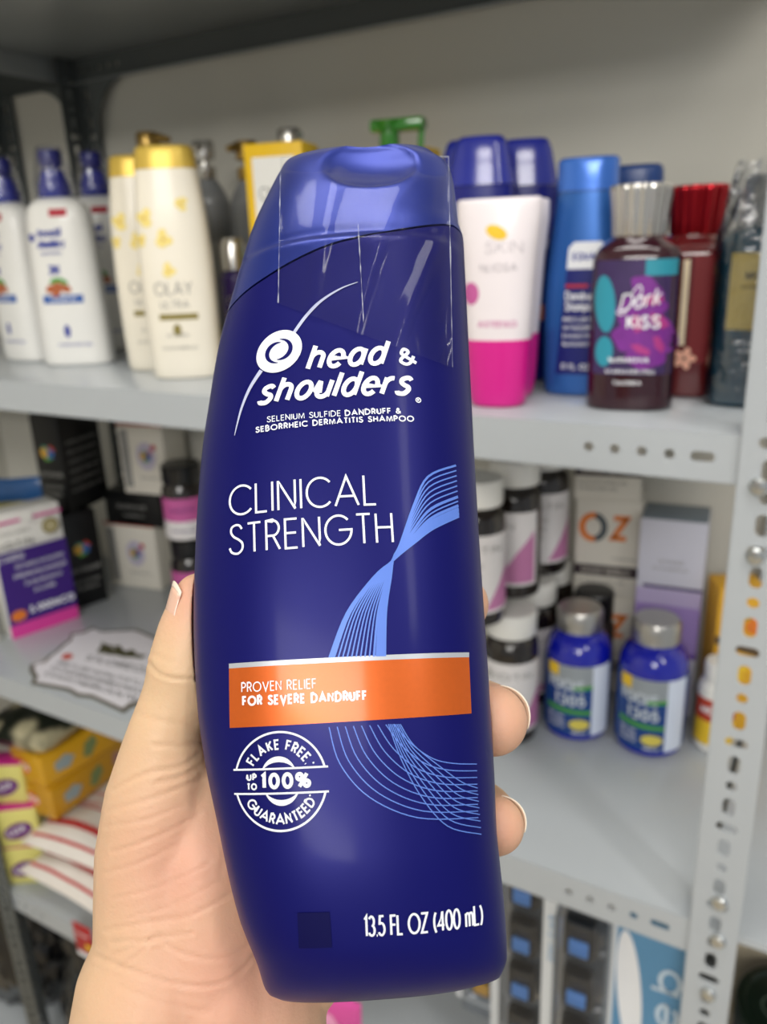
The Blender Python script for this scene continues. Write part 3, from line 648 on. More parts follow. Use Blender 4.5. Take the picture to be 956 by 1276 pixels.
def nail(px, py, y, rpx, tipdir, dors, L=.012, Wd=.6, bed=.8):
    p, r = hp(px, py, y, rpx); a = Vector(tipdir).normalized(); d = Vector(dors); d = (d-a*d.dot(a)).normalized(); s = a.cross(d)
    def f(t0, t1):
        def g_(i, j):
            ang = (i-.5)*2*Wd*1.25; t = t0+(t1-t0)*j; R = r*.985 + .0001
            edge_ = 1-.18*((i-.5)*2)**2*(1 if t > .5 else .6)
            return p + a*((t*edge_-.62)*L) + d*(R*math.cos(ang)*(1-.10*max(0, t-.55))) + s*(R*math.sin(ang))
        return g_
    o = MB().grid(f(0, bed), 14, 10).build('fingernail', M_nail, hand); m_ = o.modifiers.new('t', 'SOLIDIFY'); m_.thickness = .0003; m_.offset = 0
    o2 = MB().grid(f(bed, 1), 14, 4).build('nail_tip', M_nailw, o); m_ = o2.modifiers.new('t', 'SOLIDIFY'); m_.thickness = .0003; m_.offset = 0
nail(247, 757, .004, 38, (.26, -.05, 1), (-1, -.45, .1), .0142, .56, .9)
nail(614, 898, .011, 44, (.35, -.85, .25), (.9, .25, .45), .013, .62, .84)
nail(618, 1029, .012, 36, (.35, -.85, .25), (.9, .25, .45), .010, .62, .84)
# ------------------------------------------------------------------ goods on the eye-level shelf
def copy_tree(o, parent=None):
    c = o.copy(); COL.objects.link(c)
    if parent: c.parent = parent
    for ch in list(o.children): copy_tree(ch, c)
    return c
def place(o, first, label, x, y, z, rz, sc=None):
    r = o if first else copy_tree(o)
    r['label'] = label; r.location = (x, y, z); r.rotation_euler = (0, 0, rz)
    if sc: r.scale = (sc, sc, sc)
    return r
D2 = math.radians
# white pump bottles with navy pumps
def pump_bottle():
    t = thing('pump_bottle', 'x', 'bottle', group='white pump bottles with navy pumps')
    L = Loft([(0, -.043, .043, .024, 2.5), (.003, -.0455, .0455, .027, 2.6), (.02, -.046, .046, .028, 2.6), (.1, -.044, .044, .0275, 2.6), (.18, -.040, .040, .025, 2.6), (.198, -.035, .035, .022, 2.5), (.207, -.022, .022, .016, 2.2), (.211, -.014, .014, .0135, 2)])
    L.mb().build('bottle_body', M_white, t, sharp=60)
    lathe([(.019, .207), (.020, .209), (.0185, .222), (.0145, .234), (.0125, .239), (.006, .240), (.0055, .243)], 36).build('collar', M_navyt, t)
    mb = lathe([(.0045, .240), (.012, .242), (.0135, .246), (.0145, .258), (.013, .262)], 30)
    tube([(0, 0, .252), (.0, .010, .254), (0, .0135, .252)], [.0065, .006, .005], 10, mb); mb.build('pump_head', M_navy, t)
    lathe([(.024, .206), (.0245, .208), (.0235, .225), (.020, .245), (.0165, .262), (.0145, .266)], 40).build('clear_overwrap', film_mat('pump_wrap', '#f4f5f7', .6, .15, (90, .6, .003), .06), t)
    patch(L.m, -.030+.028, -.030+.050, .184, .193, mb=(m_ := MB())); m_.build('red_flash', M_pred, t)
    mb = MB(); text(L.m, 'head&', (-.022, .160), (.010, .160), .011, .002, shear=.3, mb=mb); text(L.m, 'shoulders', (-.024, .147), (.012, .147), .011, .002, shear=.3, mb=mb)
    greek(L.m, -.019, .008, .139, .004, .0007, mb, 3); text(L.m, '2IN1', (-.012, .115), (.002, .115), .012, .0018, mb=mb)
    disc(L.m, -.030, .160, .005, .005, mb=mb); disc(L.m, 0, .045, .004, .008, mb=mb, off=.0004); greek(L.m, -.014, .030, .026, .0035, .0006, mb, 4)
    mb.build('brand_lettering', M_pblue, t, smooth=False)
    mb = MB()
    for dx, dz, r in ((-.013, .098, .35), (-.003, .101, 0), (.006, .098, -.3), (-.006, .094, .8)): disc(L.m, dx, dz, .0075, .0048, r, mb=mb, off=.0004)
    mb.build('almond_picture', mat('almond_print', '#b4623a', .6), t)
    mb = MB(); disc(L.m, -.006, .108, .008, .003, .3, mb=mb); disc(L.m, .004, .107, .007, .0028, -.5, mb=mb, off=.0004); mb.build('leaf_picture', M_green, t)
    patch(L.m, -.026, .026, .080, .090).build('blue_band', mat('blue_band', '#1d57a8', .5), t)
    w = MB(); greek(L.m, -.018, .018, .083, .004, .0008, w, 5, off=.0006); w.build('band_text', M_pwhite, t)
    return t
pb = pump_bottle(); RZ = D2(27)
place(pb, True, 'white pump bottle with almond picture and blue band, left of the gold-capped pair', -.895, .738, S1, RZ)
place(pb, False, 'white pump bottle with navy pump cut off by the left edge of the photo', -1.012, .752, S1, D2(-6), 1.0)
place(pb, False, 'white pump bottle at the back, mostly hidden behind the almond one', -.975, .875, S1, D2(30), 1.05)
# cream bottles with gold caps
def cream_bottle():
    t = thing('body_wash_bottle', 'x', 'bottle', group='cream body wash bottles with gold caps')
    K = [(0, -.034, .034, .022, 2.6), (.003, -.037, .037, .025, 2.8), (.02, -.0385, .0385, .027, 2.8), (.10, -.040, .040, .028, 2.8), (.16, -.0385, .0385, .026, 2.7), (.20, -.035, .035, .023, 2.6), (.222, -.0322, .0322, .021, 2.6)]
    L = Loft(K); L.mb().build('bottle_body', M_cream, t, sharp=60)
    C = Loft([(.2205, -.0330, .0330, .0217, 2.6), (.236, -.0312, .0312, .0200, 2.6), (.241, -.0300, .0300, .0188, 2.6), (.2435, -.027, .027, .0165, 2.5)]); C.mb(nz=20).build('flip_cap', M_gold, t, sharp=60)
    mb = MB(); text(L.m, 'OLAY', (-.022, .092), (.019, .092), .014, .0013, mb=mb); text(L.m, 'ULTRA', (-.017, .078), (.014, .078), .0085, .0008, mb=mb)
    greek(L.m, -.014, .010, .048, .003, .0005, mb, 1); greek(L.m, -.020, .018, .034, .003, .0005, mb, 2); mb.build('brand_lettering', M_pgrey, t, smooth=False)
    patch(L.m, -.020, .022, .066, .0725).build('gold_band', M_pgold, t)
    disc(L.m, -.002, .055, .0045, .0065).build('drop_emblem', M_pgold, t)
    mb = MB(); m2 = MB()
    for u, v, k in ((-.024, .172, 1), (.016, .185, .75), (-.006, .150, 1), (-.004, .118, .8), (-.031, .150, .7)):
        mb = MB(); m2 = MB()
        for a in range(3): disc(L.m, u+.004*k*math.cos(a*2.1+u*50), v+.005*k*math.sin(a*2.1+u*50), .0062*k, .0048*k, a*1.3, mb=mb, off=.0003+.00004*a)
        fl_ = mb.build('flower_print', mat('flower_yellow', '#f2dd86', .6), t); disc(L.m, u, v, .0018*k, .0018*k, mb=m2, off=.0006); m2.build('flower_heart', mat('flower_heart', '#dcae52', .6), fl_)
    return t
cb = cream_bottle()
place(cb, True, 'cream body wash bottle with gold cap, the front right one of the pair', -.662, .694, S1, D2(33))
place(cb, False, 'cream body wash bottle with gold cap, standing behind and left of its twin', -.745, .735, S1, D2(36))
# grey lotion bottles with metal pumps at the back
def lotion():
    t = thing('lotion_pump_bottle', 'x', 'bottle', group='lotion pump bottles in the back row')
    L = Loft([(0, -.028, .028, .024, 2.2), (.004, -.031, .031, .027, 2.2), (.12, -.031, .031, .027, 2.2), (.20, -.029, .029, .025, 2.2), (.225, -.018, .018, .017, 2), (.232, -.013, .013, .013, 2)])
    L.mb(40, 40).build('bottle_body', mat('smoky_plastic', '#77797a', .3, coat=.3), t, sharp=60)
    patch(L.m, -.022, .022, .04, .15).build('body_label', mat('grey_label', '#9a9b98', .6), t)
    lathe([(.0135, .230), (.0145, .232), (.0145, .246), (.006, .248), (.005, .256)], 30).build('collar', M_goldm, t)
    mb = lathe([(.005, .254), (.0145, .256), (.015, .262), (.015, .276), (.013, .279)], 30); tube([(0, 0, .270), (0, -.018, .271), (0, -.032, .268)], [.007, .006, .004], 10, mb); mb.build('pump_head', M_goldm, t)
    return t
lb = lotion()
place(lb, True, 'gold pump of a lotion bottle rising behind the cream gold-capped pair', -.858, .872, S1, D2(100), 1.04)
r = place(lb, False, 'silver-headed lotion bottle between the cream pair and the yellow box', -.775, .886, S1, D2(20), .98)
for o in r.children:
    if o.name.startswith(('pump_head', 'collar')): o.data = o.data.copy(); o.data.materials[0] = M_silver
r2 = place(lb, False, 'bronze-headed lotion bottle just left of the yellow carton', -.700, .882, S1, D2(-10), .955)
r3 = place(r, False, 'silver-headed lotion bottle whose pump peeps over the yellow carton', -.634, .885, S1, D2(60), .985)
# small purple bottle with a silvery cap
t = thing('hair_spray_bottle', 'small dark purple bottle with a silver cap between cream bottle and yellow carton', 'bottle', (-.648, .775, S1), D2(35))
L = Loft([(0, -.017, .017, .017, 2), (.004, -.0195, .0195, .0195, 2), (.105, -.0195, .0195, .0195, 2), (.114, -.012, .012, .012, 2)]); L.mb(36, 24).build('bottle_body', mat('dark_purple_plastic', '#2a1750', .25, coat=.4), t, sharp=50)
lathe([(.0125, .112), (.0155, .114), (.0155, .142), (.012, .150)], 30).build('cap', M_silver, t)
mb = MB(); text(L.m, 'ORS', (-.010, .075), (.010, .075), .010, .0014, mb=mb); greek(L.m, -.012, .012, .062, .005, .0009, mb, 9); mb.build('lettering', M_silver, t); patch(L.m, -.013, .013, .030, .052).build('gold_panel', M_pgold, t)
# yellow cartons
def carton(name, label, cat, loc, rz, w, d, h, m, group=None, bev=.0008):
    t = thing(name, label, cat, loc, rz, group); bbox(-w/2, w/2, -d/2, d/2, 0, h, bev).build('box_body', m, t)
    f = MB(); bbox(-w/2+.001, w/2-.001, -d/2+.001, d/2-.001, h-.0004, h+.0006, .0003, f); f.build('lid_flap', m, t)
    return t
M_ybox = mat('yellow_card', '#f0c31c', .45)
oc = on_y(300, 340, .725)
t = carton('soap_carton', 'tall yellow carton with a white front panel, left of the held bottle', 'box', (-.560, .765, S1), D2(14), .066, .05, .241, M_ybox)
F = flat(-.025); patch(F, -.024, .024, .02, .228).build('white_panel', mat('white_card', '#efeee8', .5), t)
mb = MB(); text(F, 'OLAY', (-.018, .185), (.019, .185), .014, .0014, mb=mb, off=.0006); greek(F, -.012, .012, .176, .004, .0006, mb, 7, off=.0006); mb.build('brand_lettering', M_pgrey, t)
mb = MB()
for a in range(5): disc(F, .004+.010*math.cos(a*1.25), .135+.011*math.sin(a*1.25), .008, .0055, a*1.25, mb=mb, off=.0006+a*.00002)
mb.build('flower_print', mat('flower_yellow', '#f0d566', .6), t)
t = carton('soap_carton', 'second yellow carton lying behind, seen just over the top left of the held bottle', 'box', (-.530, .945, S1), D2(3), .12, .05, .244, M_ybox)
patch(flat(-.03), -.055, .055, .04, .21).build('white_panel', mat('white_card', '#efeee8', .5), t)
# green spray bottle behind the held bottle
t = thing('spray_bottle', 'translucent green bottle top rising behind the cap of the held bottle', 'bottle', (-.482, .865, S1), D2(12))
M_gr = mat('translucent_green', '#3f9a2c', .15, coat=.5, trans=.35)
L = Loft([(0, -.036, .036, .024, 3), (.004, -.039, .039, .027, 3), (.15, -.039, .039, .027, 3), (.19, -.030, .030, .022, 2.6), (.212, -.014, .014, .014, 2), (.225, -.013, .013, .013, 2)]); L.mb(40, 40).build('bottle_body', M_gr, t, sharp=60)
mb = lathe([(.010, .222), (.012, .226), (.011, .255), (.016, .26), (.018, .266)], 24); bbox(-.020, .042, -.012, .012, .255, .268, .003, mb); mb.build('spray_head', M_gr, t); tube([(.038, 0, .258), (.036, 0, .235), (.030, 0, .222)], .004, 8).build('trigger', M_gr, t)
# pink and white bottles standing on pink caps
def pinkwhite():
    t = thing('lotion_tube', 'x', 'bottle', group='white bottles standing on magenta caps')
    L = Loft([(.056, -.0275, .0275, .021, 2.4), (.07, -.0285, .0285, .0215, 2.4), (.12, -.0315, .0315, .021, 2.4), (.158, -.0350, .0350, .018, 2.4), (.166, -.0350, .0350, .0165, 2.4), (.168, -.033, .033, .0145, 2.4)]); L.mb(48, 40).build('tube_body', mat('pearly_white', '#efe7ea', .35, coat=.3), t, sharp=60)
    C = Loft([(0, -.021, .021, .017, 2.3), (.003, -.0235, .0235, .0195, 2.3), (.02, -.026, .026, .0205, 2.4), (.057, -.0280, .0280, .0215, 2.4)]); C.mb(48, 20).build('magenta_cap', mat('magenta_plastic', '#d81c8c', .3, coat=.3), t, sharp=60)
    disc(L.m, .001, .142, .009, .005, -.4).build('yellow_flash', M_pyellow, t)
    mb = MB(); text(L.m, 'SKIN', (-.008, .126), (.022, .126), .009, .0007, mb=mb); greek(L.m, -.012, .018, .112, .006, .0008, mb, 3); mb.build('grey_lettering', mat('faint_grey_print', '#bdb6bb', .6), t)
    mb = MB(); disc(L.m, -.020, .095, .007, .009, mb=mb); greek(L.m, -.014, .018, .068, .005, .0008, mb, 6); mb.build('pink_print', M_pink, t)
    return t
pw = pinkwhite()
place(pw, True, 'white bottle standing on a magenta cap, directly right of the held bottle', -.263, .652, S1, D2(12))
place(pw, False, 'white bottle on a magenta cap, second one half hidden behind the first', -.272, .695, S1, D2(12))
# tall navy bottles behind
def navybottle():
    t = thing('navy_bottle', 'x', 'bottle', group='tall navy bottles behind the white and magenta ones')
    L = Loft([(0, -.031, .031, .018, 2.4), (.004, -.034, .034, .021, 2.4), (.08, -.037, .037, .022, 2.4), (.15, -.035, .035, .021, 2.4), (.183, -.031, .031, .020, 2.4)]); L.mb(48, 40).build('bottle_body', M_navy, t, sharp=60)
    C = Loft([(.1838, -.0312, .0312, .0200, 2.4), (.205, -.027, .027, .0165, 2.4), (.222, -.022, .022, .013, 2.4), (.225, -.019, .019, .0105, 2.4)]); C.mb(48, 16).build('flip_cap', M_navyt, t, sharp=60)
    mb = MB(); text(L.m, 'head&', (-.02, .14), (.016, .14), .011, .0018, shear=.3, mb=mb); text(L.m, 'shoulders', (-.024, .126), (.022, .126), .011, .0018, shear=.3, mb=mb); mb.build('brand_lettering', M_pwhite, t)
    patch(L.m, -.028, .028, .06, .075).build('orange_band', M_porange, t)
    return t
nb = navybottle()
place(nb, True, 'tall navy bottle with film-wrapped cap behind the white and magenta bottle', -.315, .735, S1, D2(14))
place(nb, False, 'tall navy bottle between the white and magenta bottle and the medium blue one', -.292, .788, S1, D2(18))
place(nb, False, 'tallest navy bottle, dark lid showing above the others at the very back', -.385, .865, S1, D2(16), 1.06)
# medium blue dandruff shampoo
t = thing('dandruff_shampoo_bottle', 'metallic medium blue shampoo bottle with white-topped navy label', 'bottle', (-.213, .728, S1), D2(9))
M_mb = mat('metallic_blue', '#2f67b4', .3, metal=.35, coat=.3)
L = Loft([(0, -.029, .029, .018, 2.5), (.003, -.032, .032, .021, 2.6), (.02, -.0335, .0335, .0225, 2.6), (.08, -.0345, .0345, .023, 2.6), (.12, -.032, .032, .022, 2.5), (.155, -.0275, .0275, .020, 2.5), (.172, -.0255, .0255, .019, 2.5)]); L.mb(56, 50).build('bottle_body', M_mb, t, sharp=60)
C = Loft([(.1728, -.0262, .0262, .0195, 2.5), (.19, -.0255, .0255, .0185, 2.5), (.196, -.0255, .0255, .0175, 2.5), (.199, -.0235, .0235, .0155, 2.5)]); C.mb(48, 16).build('flip_cap', mat('metallic_blue_cap', '#3f77d6', .25, metal=.3, coat=.5), t, sharp=60)
quad(L.m, [(-.020, .020), (.030, .020), (.022, .110), (-.0125, .110)]).build('navy_label', mat('navy_label', '#10186e', .45), t)
o = quad(L.m, [(-.0125, .110), (.022, .110), (.0205, .127), (-.0115, .127)]); quad(L.m, [(-.0115, .127), (.0205, .127), (.015, .132), (-.007, .132)], mb=o); o.build('white_label_top', M_pwhite, t)
mb = MB(); text(L.m, 'equate', (-.008, .117), (.019, .117), .0085, .0013, mb=mb, off=.0005, shear=.1) if 'q' in G else text(L.m, 'EQUATE', (-.008, .117), (.019, .117), .0065, .0013, mb=mb, off=.0005); mb.build('brand_lettering', M_pblue, t)
patch(L.m, -.013, .006, .0945, .0975, off=.0005).build('red_line', M_pred, t)
mb = MB(); text(L.m, 'Dandruff'.replace('D', 'D'), (-.013, .084), (.014, .084), .0075, .0011, mb=mb, off=.0005); text(L.m, 'Shampoo'.replace('S', 'S'), (-.013, .075), (.014, .075), .0075, .0011, mb=mb, off=.0005)
for k in range(4): greek(L.m, -.014, .012-.002*(k % 2), .066-.007*k, .0035, .0006, mb, k, off=.0005)
text(L.m, '11 FL OZ', (-.015, .024), (.010, .024), .0055, .0009, mb=mb, off=.0005); mb.build('label_lettering', M_pwhite, t)
t = thing('blue_bottle', 'dark blue bottle cap just visible behind the blue shampoo and the ribbed silver cap', 'bottle', (-.196, .82, S1), D2(9))
L = Loft([(0, -.033, .033, .020, 2.5), (.08, -.035, .035, .021, 2.5), (.16, -.028, .028, .018, 2.5), (.172, -.026, .026, .017, 2.5)]); L.mb(40, 24).build('bottle_body', M_mb, t, sharp=60)
Loft([(.1725, -.0262, .0262, .0172, 2.5), (.193, -.025, .025, .016, 2.5), (.197, -.022, .022, .013, 2.5)]).mb(40, 8).build('flip_cap', mat('deep_blue_cap', '#1f3f7a', .3), t, sharp=60)
# shower gels with flared ribbed caps
def gel(name, label, loc, rz, mbody, mcap, w=.0345, H=.132):
    t = thing(name, label, 'bottle', loc, rz)
    L = Loft([(0, -w+.003, w-.003, .0265, 3), (.003, -w, w, .029, 3.2), (.01, -w, w, .029, 3.2), (H-.014, -w+.0005, w-.0005, .029, 3.2), (H-.006, -w+.004, w-.004, .026, 3), (H, -.024, .024, .021, 2.4), (H+.004, -.019, .019, .019, 2)]); L.mb(64, 40).build('bottle_body', mbody, t, sharp=60)
    V = MB(); nr_ = 36
    prof = [(.0195, H+.003), (.0205, H+.006), (.0212, H+.020), (.0232, H+.036), (.0236, H+.039), (.0225, H+.041)]
    VV = []; FF = []; n_ = nr_*4
    for r_, z_ in prof:
        for k_ in range(n_): a = 2*math.pi*k_/n_; r__ = r_ + .0007*math.cos(a*nr_/2); VV.append((r__*math.cos(a), r__*math.sin(a), z_))
    for j in range(len(prof)-1):
        for k_ in range(n_): FF.append((j*n_+k_, j*n_+(k_+1) % n_, (j+1)*n_+(k_+1) % n_, (j+1)*n_+k_))
    FF += [tuple(range(n_))[::-1], tuple((len(prof)-1)*n_+k_ for k_ in range(n_))]
    V.add(VV, FF).build('ribbed_cap', mcap, t, sharp=50)
    return t, L
t, L = gel('shower_gel_bottle', 'dark plum shower gel bottle with purple flower label and ribbed silver cap', (-.1580, .684, S1), D2(10), mat('plum_gel', '#38101f', .12, coat=.6, trans=.25), mat('silver_ribbed', '#cfccc6', .22, metal=.85))
H_ = .132
patch(L.m, -.029, .031, .030, .118).build('label_panel', mat('label_mauve', '#3c2a58', .4, var=.3, vscale=60), t)
M_teal = mat('teal_print', '#2f93a8', .4); quad(L.m, [(.008, .106), (.031, .106), (.031, .118), (.008, .118)], off=.0005).build('teal_shape', M_teal, t); disc(L.m, -.021, .085, .008, .022, .1, off=.0005).build('teal_shape', M_teal, t); disc(L.m, -.020, .048, .007, .012, off=.0005).build('teal_shape', M_teal, t)
mb = MB()
for a, (u, v, r_, s_2) in enumerate([(.008, .082, .017, .012), (.018, .062, .013, .020), (.0, .060, .012, .014), (.010, .095, .014, .009), (.012, .045, .015, .011), (-.002, .078, .010, .010)]): disc(L.m, u, v, r_, s_2, a*.8, mb=mb, off=.0007+.00003*a, wob=.08)
mb.build('purple_petals', mat('purple_petal', '#7a2c8e', .4, var=.3, vscale=120), t)
mb = MB()
for a, (u, v, r_, s_2) in enumerate([(.014, .088, .008, .004), (.020, .072, .004, .008), (.004, .070, .007, .004), (.008, .050, .008, .003), (.021, .054, .003, .007)]): disc(L.m, u, v, r_, s_2, a*.9, mb=mb, off=.0010, wob=.1)
mb.build('magenta_petals', mat('magenta_petal', '#b03a86', .4), t)
mb = MB(); text(L.m, 'KISS', (-.004, .066), (.021, .066), .0105, .0017, mb=mb, off=.0013); text(L.m, 'Dark', (-.010, .079), (.020, .084), .013, .0013, mb=mb, off=.0013, shear=.35)
ribbon(L.m, bez([(-.012, .079), (-.008, .077), (-.002, .083), (.006, .094), (.004, .099), (-.001, .093)], 5), .0009, .0013, mb)
greek(L.m, -.016, .014, .040, .0035, .0008, mb, 3, off=.0013); greek(L.m, -.018, .020, .031, .003, .0005, mb, 4, off=.0013); greek(L.m, -.012, .010, .022, .003, .0006, mb, 5, off=.0013); mb.build('label_lettering', M_pwhite, t)
t, L = gel('shower_gel_bottle', 'red shower gel bottle with glossy red cap behind the plum one', (-.128, .757, S1), D2(8), mat('red_gel', '#6a0d14', .12, coat=.6, trans=.2), mat('red_metal', '#a31420', .2, metal=.7))
mb = patch(L.m, -.006, -.001, .045, .115); mb.build('cream_strip', mat('cream_strip', '#e9d8b8', .5), t)
patch(L.m, .002, .031, .030, .118).build('red_label', mat('red_label', '#7a0f17', .5), t)
mb = MB()
for a in range(5): disc(L.m, .0+.0055*math.cos(a*1.257), .034+.0055*math.sin(a*1.257), .0042, .003, a*1.257, mb=mb, off=.0006+a*.00003)
mb.build('blossom', mat('blossom_pink', '#efb39a', .5), t)
# dark tapering cap behind
t = thing('perfume_bottle', 'bottle with a dark inverted pyramid cap behind the red bottle', 'bottle', (-.128, .845, S1), D2(12))
L = Loft([(0, -.024, .024, .020, 4), (.003, -.026, .026, .022, 4), (.118, -.026, .026, .022, 4), (.124, -.012, .012, .012, 2)]); L.mb(40, 20).build('bottle_body', mat('dark_red_glass', '#3a0a10', .15, coat=.5), t, sharp=50)
Loft([(.122, -.009, .009, .009, 5), (.168, -.023, .023, .022, 5), (.170, -.022, .022, .021, 5)]).mb(40, 6).build('pyramid_cap', M_black, t, sharp=50)
# teal mist bottles in crinkled wrap
def mist(label, x, y, rz, lettering, capm):
    t = thing('body_mist_bottle', label, 'bottle', (x, y, S1), rz, 'body mist bottles in crinkled clear wrap')
    L = Loft([(0, -.028, .028, .022, 3), (.004, -.031, .031, .025, 3.2), (.128, -.031, .031, .025, 3.2), (.136, -.026, .026, .021, 2.6), (.142, -.014, .014, .014, 2)]); L.mb(56, 40).build('bottle_body', mat('teal_glass', '#0f4a60', .1, coat=.7, trans=.2), t, sharp=60)
    lathe([(.015, .140), (.018, .143), (.018, .172), (.016, .176)], 36).build('cap', capm, t)
    patch(L.m, -.019, .024, .062, .120).build('gold_label', mat('gold_label', '#cdb868', .4, metal=.2), t)
    mb = MB(); text(L.m, 'MOON', (-.008, .100), (.018, .100), .0065, .0011, mb=mb, off=.0005); greek(L.m, -.010, .016, .093, .003, .0005, mb, 2, off=.0005); mb.build('label_lettering', M_pblack, t)
    mb = MB(); greek(L.m, -.012, .014, .050, .004, .0007, mb, 1); greek(L.m, -.008, .012, .044, .003, .0006, mb, 8); greek(L.m, -.004, .010, .034, .003, .0007, mb, 9); mb.build('lower_lettering', M_pwhite, t)
    V = []; F = []; n_ = 56
    for j in range(30):
        q_ = j/29; z = .004+.182*q_
        for k in range(n_):
            a = 2*math.pi*k/n_; e = 3
            bx = (.0335 if q_ < .7 else .0335-.012*(q_-.7)/.3); by = (.0275 if q_ < .7 else .0275-.006*(q_-.7)/.3)
            w_ = .0008+.004*max(0, q_-.6)/.4
            nn = noise.noise(Vector((math.cos(a)*3, math.sin(a)*3, z*60)))*w_ + .6*w_*math.sin(11*a+z*70)
            V.append(((bx+nn)*math.copysign(abs(math.cos(a))**(2/e), math.cos(a)), (by+nn)*math.copysign(abs(math.sin(a))**(2/e), math.sin(a)), z+.002*math.sin(7*a)*(q_ > .95)))
    for j in range(29):
        for k in range(n_): F.append((j*n_+k, j*n_+(k+1) % n_, (j+1)*n_+(k+1) % n_, (j+1)*n_+k))
    MB().add(V, F).build('crinkled_wrap', film_mat('crinkle_wrap', '#f4f5f7', 1.0, .14, (90, .8, .004), .10), t)
    return t
mist('teal mist bottle with gold label in crinkled clear wrap beside the right post', -.0705, .722, D2(0), 0, mat('clear_cap', '#8c9196', .15, coat=.5, trans=.4))
mist('second wrapped mist bottle with a dark green cap at the upper right edge', -.052, .825, D2(0), 0, mat('dark_green_cap', '#123a22', .3))
# ------------------------------------------------------------------ goods on the middle shelf, right
def jar():
    t = thing('supplement_jar', 'x', 'jar', group='brown jars with white caps and pink-white labels')
    lathe([(.027, 0), (.031, .003), (.032, .01), (.032, .118), (.030, .127), (.024, .134), (.024, .138)], 48).build('jar_body', mat('brown_glass', '#1e1713', .12, coat=.6), t)
    mb = lathe([(.0255, .136), (.0285, .1365), (.029, .139), (.029, .161), (.0275, .1645)], 72, ribs=.027, ribd=.0004); mb.build('cap', M_white, t)
    L = Loft([(0, -.032, .032, .032, 2), (.2, -.032, .032, .032, 2)])
    q_ = MB().grid(lambda a, b: Vector((.0323*math.sin(D2(-100+200*a)), -.0323*math.cos(D2(-100+200*a)), .018+.090*b)), 40, 4); q_.build('label', mat('label_offwhite', '#e8e4e4', .5), t)
    cy = lambda u, v, off=.0006: Vector((.0323*math.sin(u/.0323)*(1+off/.032), -.0323*math.cos(u/.0323)*(1+off/.032), v))
    quad(cy, [(.006, .022), (.052, .022), (.052, .085), (.030, .060)], off=.0005).build('pink_swoosh', mat('pink_label_print', '#c77fae', .5), t)
    mb = MB(); text(cy, 'BIOTIN', (-.030, .088), (.026, .088), .008, .0011, mb=mb, off=.0008)
    for k in range(4): greek(cy, -.034, .004-.003*k, .072-.011*k, .005, .0007, mb, k, off=.0008)
    mb.build('label_lettering', M_pgrey, t); return t
jr = jar()
Lp = [(-.303, .797), (-.310, .890), (-.312, .960)]; Up = [(-.330, .757), (-.320, .845), (-.313, .925)]
ln = ['front of the lower row, beside the fingertip', 'lower row, second from the front', 'lower row, hindmost with only its cap showing']
for k, (x, y) in enumerate(Lp): place(jr, k == 0, 'brown jar with white cap and pink-white label, '+ln[k], x, y, S2, D2(22))
ln = ['upper row, half hidden by the held bottle', 'upper row, middle one', 'upper row, rearmost nearest the wall']
for k, (x, y) in enumerate(Up): place(jr, False, 'brown white-capped jar with pink-white label, '+ln[k], x, y, S2+.1650, D2([30, -25, 24][k]))
def bluejar():
    t = thing('vitamin_jar', 'x', 'jar', group='blue vitamin jars with silver caps')
    lathe([(.029, 0), (.034, .004), (.0352, .012), (.0352, .095), (.0342, .105), (.030, .115), (.0215, .121), (.0205, .126)], 56).build('jar_body', mat('cobalt_glass', '#0b17a6', .08, coat=.8), t)
    lathe([(.021, .1245), (.0235, .125), (.024, .128), (.024, .145), (.022, .1485)], 72, ribs=.0225, ribd=.0005).build('cap', mat('silver_lid', '#b4b2ae', .28, metal=.85), t)
    R_ = .0355
    cy = lambda u, v, off=.0003: Vector(((R_+off)*math.sin(u/R_), -(R_+off)*math.cos(u/R_), v))
    patch(cy, -.056, .056, .010, .094, 40, 4).build('blue_label', mat('label_blue', '#0e3f86', .4), t)
    mb = patch(cy, -.032, .020, .070, .094, 20, 3, .0005); mb.build('silver_field', mat('label_silvergrey', '#9fa6ac', .4, metal=.3), t)
    patch(cy, .019, .043, .010, .094, 14, 4, .0006).build('white_side_panel', mat('label_side', '#dbe4f5', .5), t)
    mb = MB(); text(cy, 'FOCUS', (-.030, .064), (.010, .064), .014, .0028, mb=mb, off=.0008); text(cy, '1305', (-.022, .046), (.012, .046), .014, .0028, mb=mb, off=.0008); mb.build('big_lettering', mat('label_pale', '#c3ccd4', .5), t)
    mb = quad(cy, [(-.032, .038), (.018, .036), (.018, .041), (-.032, .044)], off=.0009); quad(cy, [(-.002, .066), (.019, .067), (.019, .072), (.0, .070)], off=.0009, mb=mb); mb.build('green_stripe', M_green, t)
    disc(cy, .006, .024, .011, .0065, off=.0009).build('yellow_oval', mat('yellow_oval', '#d8c95a', .5), t)
    patch(cy, -.032, -.018, .080, .094, 6, 3, .0009).build('yellow_corner', M_pyellow, t)
    mb = MB(); [greek(cy, -.030, -.010, .030-.006*k, .003, .0006, mb, k, off=.0009) for k in range(3)]; greek(cy, -.002, .014, .012, .003, .0006, mb, 7, off=.0009); mb.build('small_print', M_pwhite, t)
    return t
bj = bluejar()
place(bj, True, 'cobalt blue vitamin jar with silver cap, the left of the front pair', -.236, .843, S2, D2(12), 1.08)
place(bj, False, 'cobalt blue vitamin jar with silver cap, the right of the front pair', -.151, .850, S2, D2(6), 1.08)
t = thing('dark_jar', 'black-capped dark jar standing just behind the left blue vitamin jar', 'jar', (-.240, .918, S2), 0); t.scale = (.85, .85, 1)
lathe([(.028, 0), (.031, .004), (.031, .105), (.024, .116)], 40).build('jar_body', mat('brown_glass', '#1e1713', .12, coat=.6), t); lathe([(.027, .114), (.028, .116), (.028, .147), (.026, .150)], 60, ribs=.026, ribd=.0004).build('cap', M_black, t)
M_card = mat('offwhite_card', '#d9d4c8', .55)
